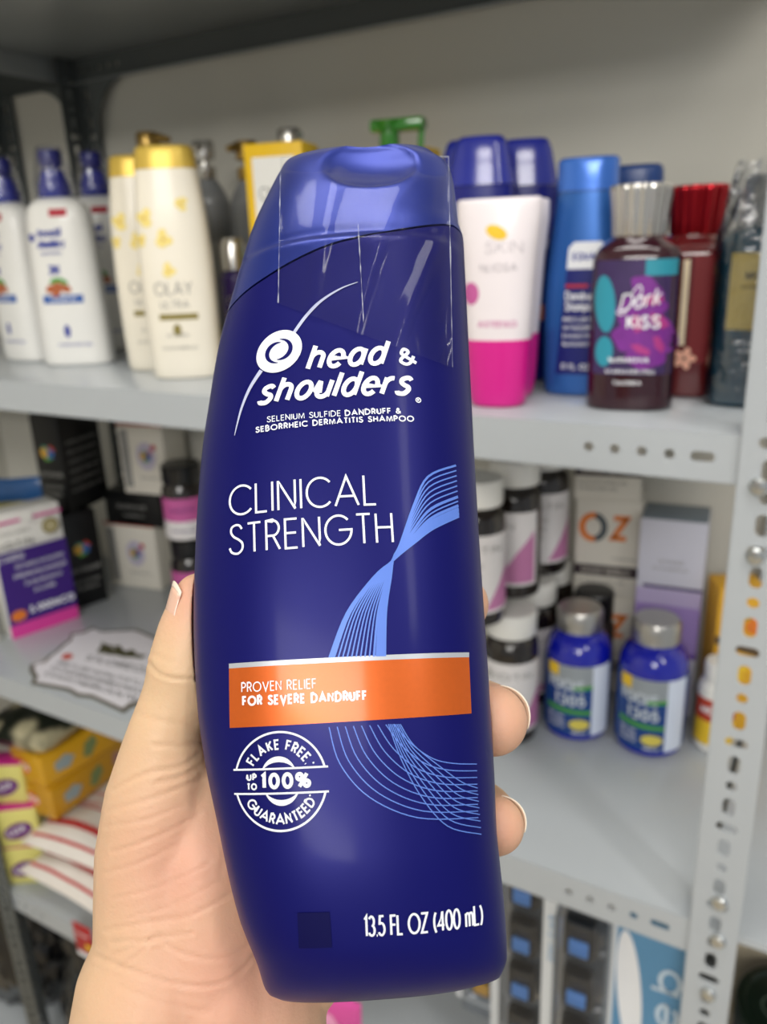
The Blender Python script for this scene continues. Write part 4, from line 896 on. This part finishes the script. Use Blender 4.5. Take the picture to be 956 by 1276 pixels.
def ozbox():
    w, d, h = .078, .056, .130
    t = carton('vitamin_carton', 'x', 'box', (0, 0, 0), 0, w, d, h, M_card, 'off-white cartons stacked by the wall'); F = flat(-d/2)
    R3_ = .0085; cx_, cz_ = -.018, .094
    mb = MB(); ribbon(F, [(cx_+.0135*math.cos(D2(a)), cz_+.0155*math.sin(D2(a))) for a in range(80, 281, 10)], .0075, .0005, mb); mb.build('orange_half_ring', M_porange, t); mb = MB(); text(F, 'Z', (.003, .078), (.025, .078), .033, .0068, mb=mb); mb.build('orange_lettering', M_porange, t)
    mb = MB(); ribbon(F, [(cx_+.0135*math.cos(D2(a)), cz_+.0155*math.sin(D2(a))) for a in range(-80, 81, 10)], .0075, .0005, mb); mb.build('grey_half_ring', mat('slate_print', '#3f4a52', .5), t)
    patch(F, -.039, .039, .030, .044).build('dark_band', mat('dark_plum_print', '#33262c', .5), t)
    mb = MB(); greek(F, -.030, .028, .034, .0055, .0010, mb, 2, off=.0006); mb.build('band_text', M_card, t)
    mb = MB(); greek(F, -.034, .022, .020, .004, .0006, mb, 3); greek(F, -.034, .012, .012, .004, .0006, mb, 4); greek(F, .006, .034, .053, .003, .0006, mb, 5); mb.build('small_print', M_pgrey, t)
    S_d = side(w/2); mb = MB(); [greek(S_d, -.018, .018, .02+.014*k, .004, .0006, mb, k) for k in range(6)]; mb.build('side_print', M_pgrey, t)
    return t
ob = ozbox()
for k, (dx, dy, r_) in enumerate([(.003, -.002, 12), (0, 0, 10), (-.004, -.004, 13)]):
    place(ob, k == 0, 'off-white carton with orange capitals, ' + ['bottom of the stack of three', 'middle of the stack of three', 'top of the stack, lower half showing under the shelf'][k], -.238+dx, .968+dy, S2+.1310*k, D2(r_))
t = carton('serum_carton', 'tall white and lavender carton with a grey top, right of the lettered stack', 'box', (-.156, .950, S2), D2(6), .074, .06, .252, mat('pale_lilac_card', '#c9c9d6', .5)); F = flat(-.03)
patch(F, -.037, .037, .085, .145).build('lavender_field', mat('lavender_print', '#9a82bf', .5), t); patch(F, -.037, .037, .145, .165).build('lilac_field', mat('lilac_print', '#b7aacf', .5), t); patch(F, -.030, .037, .166, .170).build('dark_line', M_purple, t); patch(F, -.037, .037, .078, .085).build('purple_line', mat('violet_print', '#6a4a9c', .5), t)
mb = MB(); greek(F, -.014, .014, .198, .005, .0006, mb, 1); greek(F, -.020, .020, .190, .003, .0005, mb, 2); mb.build('small_print', M_pgrey, t)
bbox(-.0365, .0365, -.0295, .0295, .2520, .2535, .0004).build('grey_lid', mat('slate_card', '#7a848c', .5), t)
t = carton('herbal_tea_carton', 'yellow carton with sunflower picture tilted beside the post', 'box', (-.080, .930, S2), D2(24), .052, .045, .185, mat('mustard_card', '#e0a92c', .5)); F = flat(-.0225)
mb = MB()
for a in range(9): disc(F, -.006+.012*math.cos(a*.7), .085+.013*math.sin(a*.7), .008, .004, a*.7, mb=mb, off=.0004+a*.00002)
mb.build('sunflower_petals', M_pyellow, t); disc(F, -.006, .085, .006, .006, off=.0008).build('sunflower_heart', mat('flower_brown', '#4a3413', .6), t)
quad(F, [(-.026, .118), (.026, .100), (.026, .112), (-.026, .128)], off=.0006).build('dark_stripe', mat('brown_stripe', '#5e4a33', .6), t); disc(F, -.002, .160, .016, .009, -.5, off=.0006).build('green_badge', mat('olive_badge', '#6c8a3c', .6), t); disc(F, .016, .140, .010, .010, off=.0006).build('orange_patch', M_porange, t)
t = thing('pill_bottle', 'small white bottle with red and yellow label half behind the right post', 'bottle', (-.084, .874, S2), D2(10))
lathe([(.018, 0), (.0205, .003), (.021, .01), (.021, .078), (.018, .086), (.013, .090)], 40).build('bottle_body', M_white, t); lathe([(.0145, .089), (.016, .090), (.016, .108), (.014, .111)], 40).build('cap', M_white, t)
cy = lambda u, v, off=.0003: Vector(((.0211+off)*math.sin(u/.0211), -(.0211+off)*math.cos(u/.0211), v))
patch(cy, -.03, .03, .012, .042, 30, 3).build('yellow_label', M_pyellow, t); patch(cy, -.03, .03, .042, .070, 30, 3).build('red_label', mat('red_orange_label', '#c0432a', .5), t)
mb = MB(); text(cy, 'MEGA', (-.018, .052), (.014, .052), .009, .0016, mb=mb, off=.0006); mb.build('label_lettering', M_pwhite, t)
# ------------------------------------------------------------------ goods on the middle shelf, left
def box_on(name, label, A, B, d, h, z, m, group=None):     # carton from its two lower front corners (plan)
    w = math.hypot(B[0]-A[0], B[1]-A[1]); a = math.atan2(B[1]-A[1], B[0]-A[0]); n_ = (-math.sin(a), math.cos(a))
    return carton(name, label, 'box', ((A[0]+B[0])/2+n_[0]*d/2, (A[1]+B[1])/2+n_[1]*d/2, z), a, w, d, h, m, group), w
t, w = box_on('supplement_carton', 'purple, white and pink carton on the left of the middle shelf', (-1.092, .684), (-1.062, .788), .043, .200, S2, mat('white_card', '#efeee8', .5)); F = flat(-.0275)
patch(F, -w/2, w/2, .022, .142).build('purple_panel', mat('purple_panel', '#3b1a78', .45), t); patch(F, -w/2, w/2, 0, .022).build('pink_base', mat('pink_base', '#d8409a', .45), t); patch(F, -w/2, w/2, .186, .190).build('pink_top_edge', mat('pink_base', '#d8409a', .45), t)
disc(F, .034, .167, .013, .013, off=.0005).build('gold_seal', M_pgold, t); disc(F, .034, .167, .009, .009, off=.0008).build('seal_heart', mat('seal_pale', '#b7ad86', .5), t)
mb = MB(); greek(F, -.055, .004, .168, .005, .0008, mb, 3); text(F, 'BIOTIN', (-.058, .147), (.004, .147), .010, .0022, mb=mb, off=.0005); mb.build('dark_lettering', M_pgrey, t)
mb = MB(); greek(F, -.060, -.014, .126, .010, .0013, mb, 4, off=.0006)
for k, (a, b) in enumerate([(-.030, .046), (-.034, .048), (-.020, .040), (-.008, .026)]): greek(F, a, b, .112-.015*k, .006, .0009, mb, k+9, off=.0006)
text(F, '5,000MCG'.replace(',', '.'), (-.020, .034), (.052, .034), .012, .0026, mb=mb, off=.0006); mb.build('white_lettering', M_pwhite, t)
disc(F, -.038, .036, .012, .009, off=.0007).build('orange_oval', M_porange, t)
disc(F, 0, .190, .010, .008, off=.0009).build('hang_tab', mat('white_card', '#efeee8', .5), t)
t, w = box_on('supplement_carton', 'purple and white carton cut off by the left edge, below the pink-based one', (-1.133, .640), (-1.092, .655), .016, .085, S2, mat('white_card', '#efeee8', .5)); patch(flat(-.008), -w/2, w/2, .012, .055).build('purple_panel', mat('purple_panel', '#3b1a78', .45), t); patch(flat(-.008), -w/2, w/2, 0, .012).build('pink_base', mat('pink_base', '#d8409a', .45), t)
M_bk = mat('black_card', '#08090a', .4)
def logo(F, t, u, v, s):
    for k, (dx, dz, c_) in enumerate([(.35, .3, '#b5402e'), (0, 0, '#2f6f9e'), (-.3, .25, '#3f8f7a'), (-.15, -.4, '#5d9a3c'), (.3, -.1, '#2f5f9e'), (-.5, .0, '#c79a3a')]):
        disc(F, u+dx*s, v+dz*s, s*.55, s*.5, k, off=.0005+.00005*k, wob=.15).build('logo_patch', mat('logo_'+c_[1:], c_, .6), t)
def blackbox(lab, A, B, d, h, z, lv):
    t, w = box_on('supplement_carton', lab, A, B, d, h, z, M_bk, 'black cartons with a coloured badge'); F = flat(-d/2)
    logo(F, t, 0, h*lv, .015); mb = MB(); greek(F, -w*.42, w*.42, h*lv-.040, .008, .0014, mb, 1); greek(F, -w*.36, w*.36, h*lv-.060, .005, .0008, mb, 2); greek(F, -w*.36, w*.3, h*lv-.072, .005, .0009, mb, 5); mb.build('grey_lettering', M_pgrey, t)
    S_d = side(w/2); mb = MB(); [greek(S_d, -d*.38, d*.38, h*.2+.016*k, .005, .0007, mb, k+3) for k in range(int(h*.6/.016))]; mb.build('side_print', M_pgrey, t)
    return t
blackbox('black carton with coloured badge, the lower of the left stack', (-1.086, .802), (-1.068, .860), .045, .165, S2, .62)
blackbox('black carton with coloured badge, upper of the left stack under the shelf', (-1.130, .812), (-1.078, .822), .098, .165, S2+.1660, .62)
def whitebox(lab, A, B, d, h, z):
    t, w = box_on('supplement_carton', lab, A, B, d, h, z, mat('offwhite_card', '#d9d4c8', .55), 'white cartons with an oval rainbow badge'); F = flat(-d/2)
    disc(F, .008, h*.55, .019, .024, off=.0003).build('badge_ring', mat('badge_ring', '#b9b2c4', .6), t); logo(F, t, .008, h*.55, .012); disc(F, .024, h*.68, .005, .005, off=.001).build('red_dot', M_pred, t)
    patch(F, -w/2+.004, -w/2+.020, .01, h-.01).build('grey_column', M_pgrey, t); mb = MB(); greek(F, -.008, .034, h*.22, .005, .0008, mb, 3); mb.build('small_print', M_pgrey, t)
    f2 = bbox(-w/2-.0004, w/2+.0004, -d/2-.0004, d/2+.0004, h-.003, h+.0002, 0); f2.build('red_rim', mat('red_rim', '#b5432e', .5), t)
    return t
whitebox('white carton with rainbow badge and red rim, bottom of the middle stack', (-1.112, .910), (-1.008, .927), .060, .120, S2)
t, w = box_on('supplement_carton', 'black carton lying between the two white badge cartons', (-1.095, .906), (-.985, .924), .066, .060, S2+.1215, M_bk); mb = MB(); F = flat(-.034); greek(F, -.030, .030, .030, .008, .0010, mb, 4); greek(F, -.020, .024, .016, .005, .0008, mb, 5); mb.build('grey_lettering', M_pgrey, t)
whitebox('white carton with rainbow badge right under the shelf, top of the middle stack', (-1.044, .910), (-.956, .924), .060, .120, S2+.1825)
def pinkjar(lab, x, y, z):
    t = thing('cream_jar', lab, 'jar', (x, y, z), D2(35), 'dark jars with pink labels'); lathe([(.030, 0), (.034, .004), (.034, .085), (.028, .096)], 40).build('jar_body', mat('brown_glass', '#1e1713', .12, coat=.6), t)
    cy = lambda u, v, off=.0003: Vector(((.0342+off)*math.sin(u/.034), -(.0342+off)*math.cos(u/.034), v)); patch(cy, -.055, .055, .006, .036, 30, 3).build('white_label', mat('label_offwhite', '#e8e4e4', .5), t); patch(cy, -.055, .055, .036, .074, 30, 3).build('pink_label', M_pink, t)
    mb = MB(); greek(cy, -.02, .02, .052, .006, .001, mb, 2, off=.0006); greek(cy, -.02, .02, .018, .005, .0008, mb, 4, off=.0006); mb.build('lettering', M_purple, t)
    lathe([(.030, .095), (.031, .097), (.031, .122), (.029, .125)], 60, ribs=.029, ribd=.0004).build('cap', M_black, t)
pinkjar('dark jar with pink label above the thumb, standing on the shelf', -.905, .905, S2)
pinkjar('dark jar with pink label left of the held bottle, stacked on the lower pink one', -.905, .905, S2+.1252)
# flat ornate price card
A_, B_, C_, D_ = on_z(24, 846, S2), on_z(104, 781, S2), on_z(232, 800, S2), on_z(176, 893, S2)
t = thing('price_card', 'white ornate-edged sign card lying on the middle shelf above the thumb', 'sign', ((A_.x+C_.x)/2, (A_.y+C_.y)/2, S2)); ctr = Vector(t.location)
def cardm(u, v, off=0): p = (A_*(1-u)+D_*u)*(1-v) + (B_*(1-u)+C_*u)*v - ctr; return Vector((p.x, p.y, .003+off))
out = [(0.02, .12), (-.03, .2), (.03, .28), (0.02, .4), (.03, .5), (.02, .62), (.03, .72), (-.02, .82), (.06, .88), (.10, 1.0), (.2, .95), (.32, 1.0), (.42, 1.04), (.5, 1.07), (.58, 1.04), (.68, 1.0), (.8, .95), (.9, 1.0), (.94, .88), (1.02, .82), (.97, .7), (.98, .3), (1.03, .2), (.97, .12), (.9, .06), (.88, -.02), (.6, .03), (.5, 0), (.4, .03), (.12, -.02), (.1, .06)]
def slab(k, z0, z1, m, nm):
    P = [(.5+(u-.5)*k, .5+(v-.5)*k) for u, v in out]; n_ = len(P); V = [cardm(u, v, z0-.003) for u, v in P] + [cardm(u, v, z1-.003) for u, v in P]
    MB().add(V, [tuple(range(n_))[::-1], tuple(range(n_, 2*n_))] + [(i, (i+1) % n_, (i+1) % n_+n_, i+n_) for i in range(n_)]).build(nm, m, t, smooth=False)
slab(1.0, 0.0001, .0026, mat('brown_card_rim', '#57503f', .6), 'brown_backing'); slab(.94, .0026, .0030, mat('white_card_face', '#e2e0e6', .5), 'white_face')
mb = MB()
for a in range(9): disc(cardm, .38+.035*a, .66+.03*math.sin(a*2), .035, .07+.04*math.sin(a*1.7), a, mb=mb, off=.0004+.00003*a, wob=.2)
mb.build('floral_ornament', mat('olive_ornament', '#4c4a30', .6), t); disc(cardm, .17, .44, .045, .05, off=.0006).build('red_badge', mat('red_badge', '#c44a35', .6), t)
mb = MB(); greek(cardm, .32, .95, .45, .08, .009, mb, 12, off=.0006)
for k in range(3): greek(cardm, .15, .92, .30-.09*k, .05, .007, mb, k, off=.0006)
mb.build('lettering', M_pblack, t)
# soft packets at the far left
def pillow(name, label, cat, loc, rot, w, d, h, m, group=None, seed=0, n=28):
    r = random.Random(seed); ph_ = r.random()*9
    def f(sg):
        def g_(a, b):
            u, v = 2*a-1, 2*b-1; e = max(0, (1-abs(u)**3.2))*max(0, (1-abs(v)**5))
            z = sg*h/2*e**.55 + h*.12*e*noise.noise(Vector((u*2.2+ph_, v*2.2, 3))) + .0012*math.sin(v*30+ph_)*(abs(u) > .8)*(abs(u) < .97)
            return Vector((u*w/2*(1-.04*(1-abs(v))), v*d/2*(1-.03*(1-abs(u))), z+h/2))
        return g_
    t = thing(name, label, cat, loc, 0, group); t.rotation_euler = rot
    mb = MB(); mb.grid(f(1), n, n); mb.grid(f(-1), n, n, flip=True); bm_ = mb.build('packet_body', m, t, sharp=80)
    tp = lambda u, v, off=.0006: f(1)(u/w+.5, v/d+.5) + Vector((0, 0, off))
    return t, tp
M_pk = lambda n_, c_: mat(n_, c_, .28, coat=.4, bump=(60, .35, .002))
for nm, lab, c_, z0, h_ in (('foil_pouch', 'yellow-green foil pouch standing behind the purple carton at the left edge', '#8c8432', 0, .185), ('foil_pouch', 'blue foil pouch standing behind the purple carton, tallest at the left', '#2b5f9c', 0, .215)):
        t, tp = pillow(nm, lab, 'pouch', (-1.225, .78 if 'yellow' in lab else .83, S2+h_/2), (math.pi/2, 0, D2(30)), .13, h_, .024, M_pk('foil_'+c_[1:], c_), seed=3)
# ------------------------------------------------------------------ goods on the lower shelf, left
def bag3(lab, x, y, z, rz, w, d, h, seed, tilt=0):
    t, tp = pillow('sugar_packet', lab, 'packet', (x, y, z), (0, tilt, rz), w, d, h, M_pk('white_foil', '#e9e2da'), 'white and red packets in a pile', seed)
    mb = MB(); quad(tp, [(-w*.42, -d*.34), (w*.42, -d*.34), (w*.42, -d*.29), (-w*.42, -d*.29)], mb=mb, nu=30, off=.0008); quad(tp, [(-w*.44, -d*.45), (w*.44, -d*.45), (w*.44, -d*.43), (-w*.44, -d*.43)], mb=mb, nu=30, off=.0012); ribbon(tp, [(-w*.4, -d*.12), (0, -d*.14), (w*.4, -d*.12)], .004, .0008, mb)
    disc(tp, w*.1, d*.22, w*.20, d*.09, .3, mb=mb, off=.0008, n=32, rings=6); mb.build('red_stripes', mat('red_stripe', '#c02a2e', .4), t)
    mb = MB(); text(tp, 'SUGAR', (-w*.06, d*.19), (w*.26, d*.21), .018, .004, mb=mb, off=.0014); mb.build('white_lettering', M_pwhite, t)
    mb = MB(); [greek(tp, -w*.38, w*.36, d*(-.02-.09*k-(.12 if k > 1 else 0)), .012, .0024, mb, k+seed) for k in range(3)]; mb.build('red_print', mat('red_faded', '#cf6a64', .5), t)
    return t
bag3('white packet with red stripes at the lower left, topmost beside the wrist', -.955, .740, S3+.082, D2(4), .24, .24, .048, 1)
bag3('white packet with red stripes at the lower left, overhanging the shelf edge', -.945, .712, S3+.032, D2(-2), .24, .23, .048, 2)
bag3('white packet with red stripes at the lower left, bottom of the pile', -.955, .745, S3, D2(3), .23, .22, .03, 4)
def ypack(lab, x, y, z, rz, c_, L_=.28, w=.085, h=.06):
    t = thing('biscuit_packet', lab, 'packet', (x, y, z), rz, 'yellow packets stacked at the left'); bbox(-w/2, w/2, -L_/2, L_/2, 0, h, .006).build('packet_body', M_pk('yellow_foil_'+c_[1:], c_), t)
    T = top(h); S_d = side(w/2); Fr = flat(-L_/2)
    for k, cc_ in enumerate(('#9fb0b4', '#7d8f5c', '#b4867c', '#b0762a', '#5d6488')):
        disc(T, .004, -.10+.05*k, .017, .012, k, off=.0007, wob=.12).build('picture_spot', mat('spot_'+cc_[1:], cc_, .6), t)
        disc(S_d, -.10+.05*k, h/2, .018, .012, k, off=.0007, wob=.12).build('picture_spot', mat('spot_'+cc_[1:], cc_, .6), t)
    disc(Fr, -.01, h*.5, .022, .014, 0, off=.0007).build('end_badge', M_porange, t); mb = MB(); text(Fr, 'KIDS', (-.028, h*.42), (.010, h*.42), .012, .0025, mb=mb, off=.001); mb.build('end_lettering', M_pwhite, t)
    return t
ypack('yellow packet with picture spots, lowest of the pile behind the white packets', -1.068, .790, S3+.132, D2(2), '#c8931c')
ypack('yellow packet with picture spots, middle of the pile behind the white packets', -1.062, .790, S3+.1925, D2(-3), '#dba51c')
ypack('yellow packet with picture spots, highest of the pile under the shelf edge', -1.060, .900, S3+.253, D2(2), '#b98b1e', .18, .08, .05)
def purp(lab, x, y, z, rz, s=1):
    t = thing('soap_packet', lab, 'packet', (x, y, z), rz, 'pale yellow packets with purple badge'); bbox(-.033, .033, -.02, .02, 0, .075, .006).build('packet_body', M_pk('pale_yellow_foil', '#ddd67c'), t)
    F = flat(-.02); disc(F, 0, .034, .024, .015, .35, off=.0006).build('purple_badge', mat('purple_badge', '#6b2a78', .5), t); mb = MB(); text(F, 'LUX', (-.014, .026), (.014, .034), .012, .0022, mb=mb, off=.001); mb.build('badge_lettering', M_pwhite, t)
    bbox(-.030, .030, -.018, .018, .0735, .0765, .001).build('magenta_flap', M_magenta, t)
purp('pale yellow packet at the lower left, bottom of three, mostly hidden by the post', -1.100, .640, S3, D2(35))
purp('pale yellow packet with purple badge, middle of the stack at the lower left post', -1.098, .640, S3+.0768, D2(38))
purp('pale yellow packet with purple badge at the left edge, top of its stack', -1.112, .645, S3+.1536, D2(30))
# crumpled bags
def crumple(name, label, cat, loc, r3, m, seed, group=None):
    bm = bmesh.new(); bmesh.ops.create_icosphere(bm, subdivisions=5, radius=1); V = []
    for v in bm.verts:
        c_ = v.co; nn = noise.noise(c_*1.6+Vector((seed, 0, 0)))*.22 + abs(noise.noise(c_*4+Vector((0, seed, 0))))*.16 + abs(noise.noise(c_*9+Vector((0, 0, seed))))*.05
        p = c_*(1+nn); V.append((p.x*r3[0], p.y*r3[1], max(p.z, -.72)*r3[2]+.72*r3[2]))
    F = [tuple(v.index for v in f.verts) for f in bm.faces]; bm.free(); o = mesh(name, V, F, m, None, sharp=60); o.location = loc; tag(o, label, cat, group); return o
M_bag = mat('black_polythene', '#0d0f12', .22, coat=.6, bump=(50, .8, .006)); M_dg = mat('camouflage_foil', '#23281c', .35, coat=.3, var=.9, vscale=22)
nt = M_dg.node_tree
for n_ in nt.nodes:
    if n_.type == 'MIX': n_.inputs[6].default_value = (.008, .012, .006, 1); n_.inputs[7].default_value = (.55, .5, .32, 1)
    if n_.type == 'TEX_NOISE': n_.inputs['Detail'].default_value = 1
cr = nt.nodes.new('ShaderNodeValToRGB'); cr.color_ramp.elements[0].position = .48; cr.color_ramp.elements[1].position = .62
mxn = [n_ for n_ in nt.nodes if n_.type == 'MIX'][0]; nt.links.new(mxn.inputs[0].links[0].from_socket, cr.inputs[0]); nt.links.new(cr.outputs[0], mxn.inputs[0])
t, tp = pillow('snack_bag', 'dark mottled green and cream bag under the shelf at the left edge', 'bag', (-1.080, .705, S3+.2535), (0, 0, D2(8)), .14, .15, .055, M_dg, seed=5)
for k, (x, y, r_) in enumerate([(-1.015, .715, .10), (-.72, .76, .11), (-.44, .74, .105), (-.17, .75, .09), (-1.27, .72, .115)]):
    crumple('rubbish_bag', ['crumpled black plastic bag on the bottom shelf nearest the left post', 'crumpled black plastic bag on the bottom shelf, second from the left', 'crumpled black plastic bag on the bottom shelf behind the wrist', 'crumpled black plastic bag on the bottom shelf behind the held bottle', 'crumpled black plastic bag of the next unit left of the lower left post'][k], 'bag', (x, y, S4), (r_, .10, .19), M_bag, k*3+1, 'black bags on the bottom shelf')
t = thing('shelf_tag', 'small red and white tag clipped to the lower shelf edge beside the wrist', 'tag', (-.925, YF-.0035, S3-.036)); bbox(-.020, .020, -.001, .001, -.014, .052, .0004).build('tag_card', mat('red_tag', '#b3262a', .4), t)
F = flat(-.001); disc(F, .010, .012, .008, .006).build('yellow_mark', M_pyellow, t); patch(F, -.019, .019, -.013, -.004).build('white_foot', M_pwhite, t); mb = MB(); greek(F, -.014, .014, .030, .006, .001, mb, 2); mb.build('tag_lettering', M_pwhite, t)
# ------------------------------------------------------------------ hanging blister packs at the lower right
def pack(label, x, y, rz, z1, right, cols, printcol):
    w, h, d = .145, .30, .024
    t = thing('air_freshener_pack', label, 'packet', (x, y, z1-h), rz, 'blister packs hanging under the middle shelf')
    bbox(-w/2, w/2, 0, .002, 0, h, .0006).build('backing_card', mat('pale_card', '#dfe3e6', .4), t)
    F = flat(0); u1 = -w/2+.074
    def rr(u0, u1, v0, v1, r_, m, nm, off): disc_ = MB(); pts = []; \
        [pts.extend(arc(cx_, cy_, r_, r_, a, a+90, 6)) for cx_, cy_, a in ((u1-r_, v1-r_, 0), (u0+r_, v1-r_, 90), (u0+r_, v0+r_, 180), (u1-r_, v0+r_, 270))]; \
        disc_.add([F(p[0], p[1], off) for p in pts], [tuple(range(len(pts)))]); disc_.build(nm, m, t, smooth=False)
    rr(-w/2+.014, u1-.004, .006, h-.012, .012, mat('grey_window', '#8f959a', .4), 'window_field', .0006)
    for k in range(4):
        zc = h-.045-.066*k; uc = -w/2+.041
        mb = MB(); bbox(uc-.017, uc+.017, -.016, -.001, zc-.026, zc+.026, .007, mb); bbox(uc-.013, uc+.013, -.019, -.014, zc+.006, zc+.024, .003, mb); p_ = mb.build('clip_pod', mat('smoky_pod', '#22262b', .15, coat=.8), t)
        o = bbox(uc-.010, uc+.010, -.0195, -.0155, zc-.016, zc+.003, .002); o.build('scent_window', mat('scent_'+cols[1:], cols, .2, coat=.5), p_)
    # clear blister dome
    mb = MB(); bbox(-w/2+.016, u1-.006, -.0235, -.0012, .010, h-.016, .006, mb); mb.build('clear_blister', film_mat('blister_clear', '#f3f5f8', .6, .05, (30, .2, .002), .03), t)
    rr(u1, w/2-.001, .001, h-.001, .003, mat('pack_'+printcol[1:], printcol, .4), 'printed_panel', .0005)
    mb = MB(); disc(F, u1+.015, .20, .012, .075, .10, mb=mb, off=.001, n=36); mb.build('white_drop', M_pwhite, t)
    mb = MB(); sc = lambda a, b, off=.0014: F(w/2-.008-b, .140+a, off)
    text(sc, 'feb', (.0, 0), (.105, 0), .030, .0042, mb=mb, off=.0014); text(F, 'CAR', (u1+.028, .120), (w/2-.006, .120), .014, .003, mb=mb, off=.0014); mb.build('script_lettering', mat('pale_blue_print', '#cfe0ee', .4), t)
    patch(F, u1+.022, w/2-.004, .088, .105, off=.0012).build('yellow_flash', M_pyellow, t); mb = MB(); text(F, '2 PACK', (u1+.026, .092), (w/2-.008, .092), .008, .0014, mb=mb, off=.0016); mb.build('flash_lettering', M_pblack, t)
    mb = MB(); text(sc, '2IN1 CAR', (.06, .125), (.12, .125), .006, .001, mb=mb); mb.build('edge_print', M_sky, t)
    tube([(0, .001, h-.006), (0, .006, h+.001), (0, .008, .846+CAMZ*0-(z1-h))], .0012, 8).build('hook', M_bolt, t)
    return t
pack('blister pack with smoky clips and blue script panel nearest the right post', -.128, .632, D2(2), .838, 1, '#5a8fd6', '#5f95bd')
pack('blister pack with smoky clips, second from the right post', -.200, .668, D2(2), .838, 1, '#5a8fd6', '#a9c4d8')
pack('blister pack with amber clips, third from the right post', -.262, .704, D2(2), .838, 0, '#d9a63a', '#e9d27a')
pack('blister pack hidden mostly behind the base of the held bottle, fourth from the post', -.345, .740, D2(2), .838, 0, '#7a8fb6', '#7fb0d8')
t, tp = pillow('scent_sachet', 'pink and magenta sachet just under the base of the held bottle', 'packet', (-.430, .560, .600), (math.pi/2, 0, D2(4)), .10, .11, .02, M_pk('pink_foil', '#d94fa0'), seed=8)
disc(tp, .01, .01, .022, .022, off=.001, wob=.15).build('flower_print', mat('pale_pink_print', '#f0a0c8', .5), t); disc(tp, -.02, .03, .012, .010, off=.001).build('lime_spot', mat('lime_print', '#b9cf4a', .5), t)
tube([(0, .045, .010), (.0, .12, .010), (0, .2465, .02), (0, .2475, -.045)], .0012, 8).build('hanging_cord', M_bolt, t)
# ------------------------------------------------------------------ beyond the right post
t = thing('cardboard_box', 'plain beige cardboard box standing under the neighbouring shelf at the right edge', 'box', (.09, .88, S3)); bbox(-.13, .13, -.1, .1, 0, .33, .002).build('box_body', mat('beige_carton', '#cbbfa6', .7), t); patch(flat(-.1), -.13, .13, .15, .17).build('tape_strip', mat('tape', '#c4b48e', .3), t)
def tub(lab, x, y, z):
    t = thing('supplement_tub', lab, 'tub', (x, y, z), D2(12), 'black-lidded tubs beyond the post'); t.scale = (.88, .88, .88); lathe([(.055, 0), (.060, .005), (.060, .118), (.056, .124)], 64).build('tub_body', mat('dark_purple_tub', '#3d2468', .3, coat=.3), t)
    lathe([(.058, .122), (.061, .124), (.062, .150), (.060, .154), (.052, .1545), (.050, .1515), (.001, .1515)], 72, ribs=.0605, ribd=.0005).build('lid', mat('dark_green_lid', '#0c1f14', .3, coat=.3), t)
    cy = lambda u, v, off=.0003: Vector(((.0603+off)*math.sin(u/.06), -(.0603+off)*math.cos(u/.06), v)); patch(cy, -.08, .0, .02, .112, 24, 6).build('green_label', mat('green_label', '#2f7a3e', .4), t); ribbon(cy, bez([(-.08, .116), (-.03, .110), (.0, .085), (.012, .04), (.012, .01)], 8), .006, .0008).build('white_curve', M_pwhite, t)
    tp2 = top(.1515); ribbon(tp2, arc(0, 0, .034, .022, 0, 360, 40), .002, .0004, closed=True).build('lid_oval', mat('lid_grey', '#5c6a5e', .4), t); mb = MB(); text(tp2, 'GNC', (-.020, -.006), (.020, -.006), .014, .003, mb=mb); mb.build('lid_lettering', mat('lid_grey', '#5c6a5e', .4), t)
tub('black-lidded tub with green and purple label, lower one of two at the lower right corner', .034, .700, S3)
tub('black-lidded tub with green and purple label, upper one at the lower right corner', .034, .700, S3+.1360)
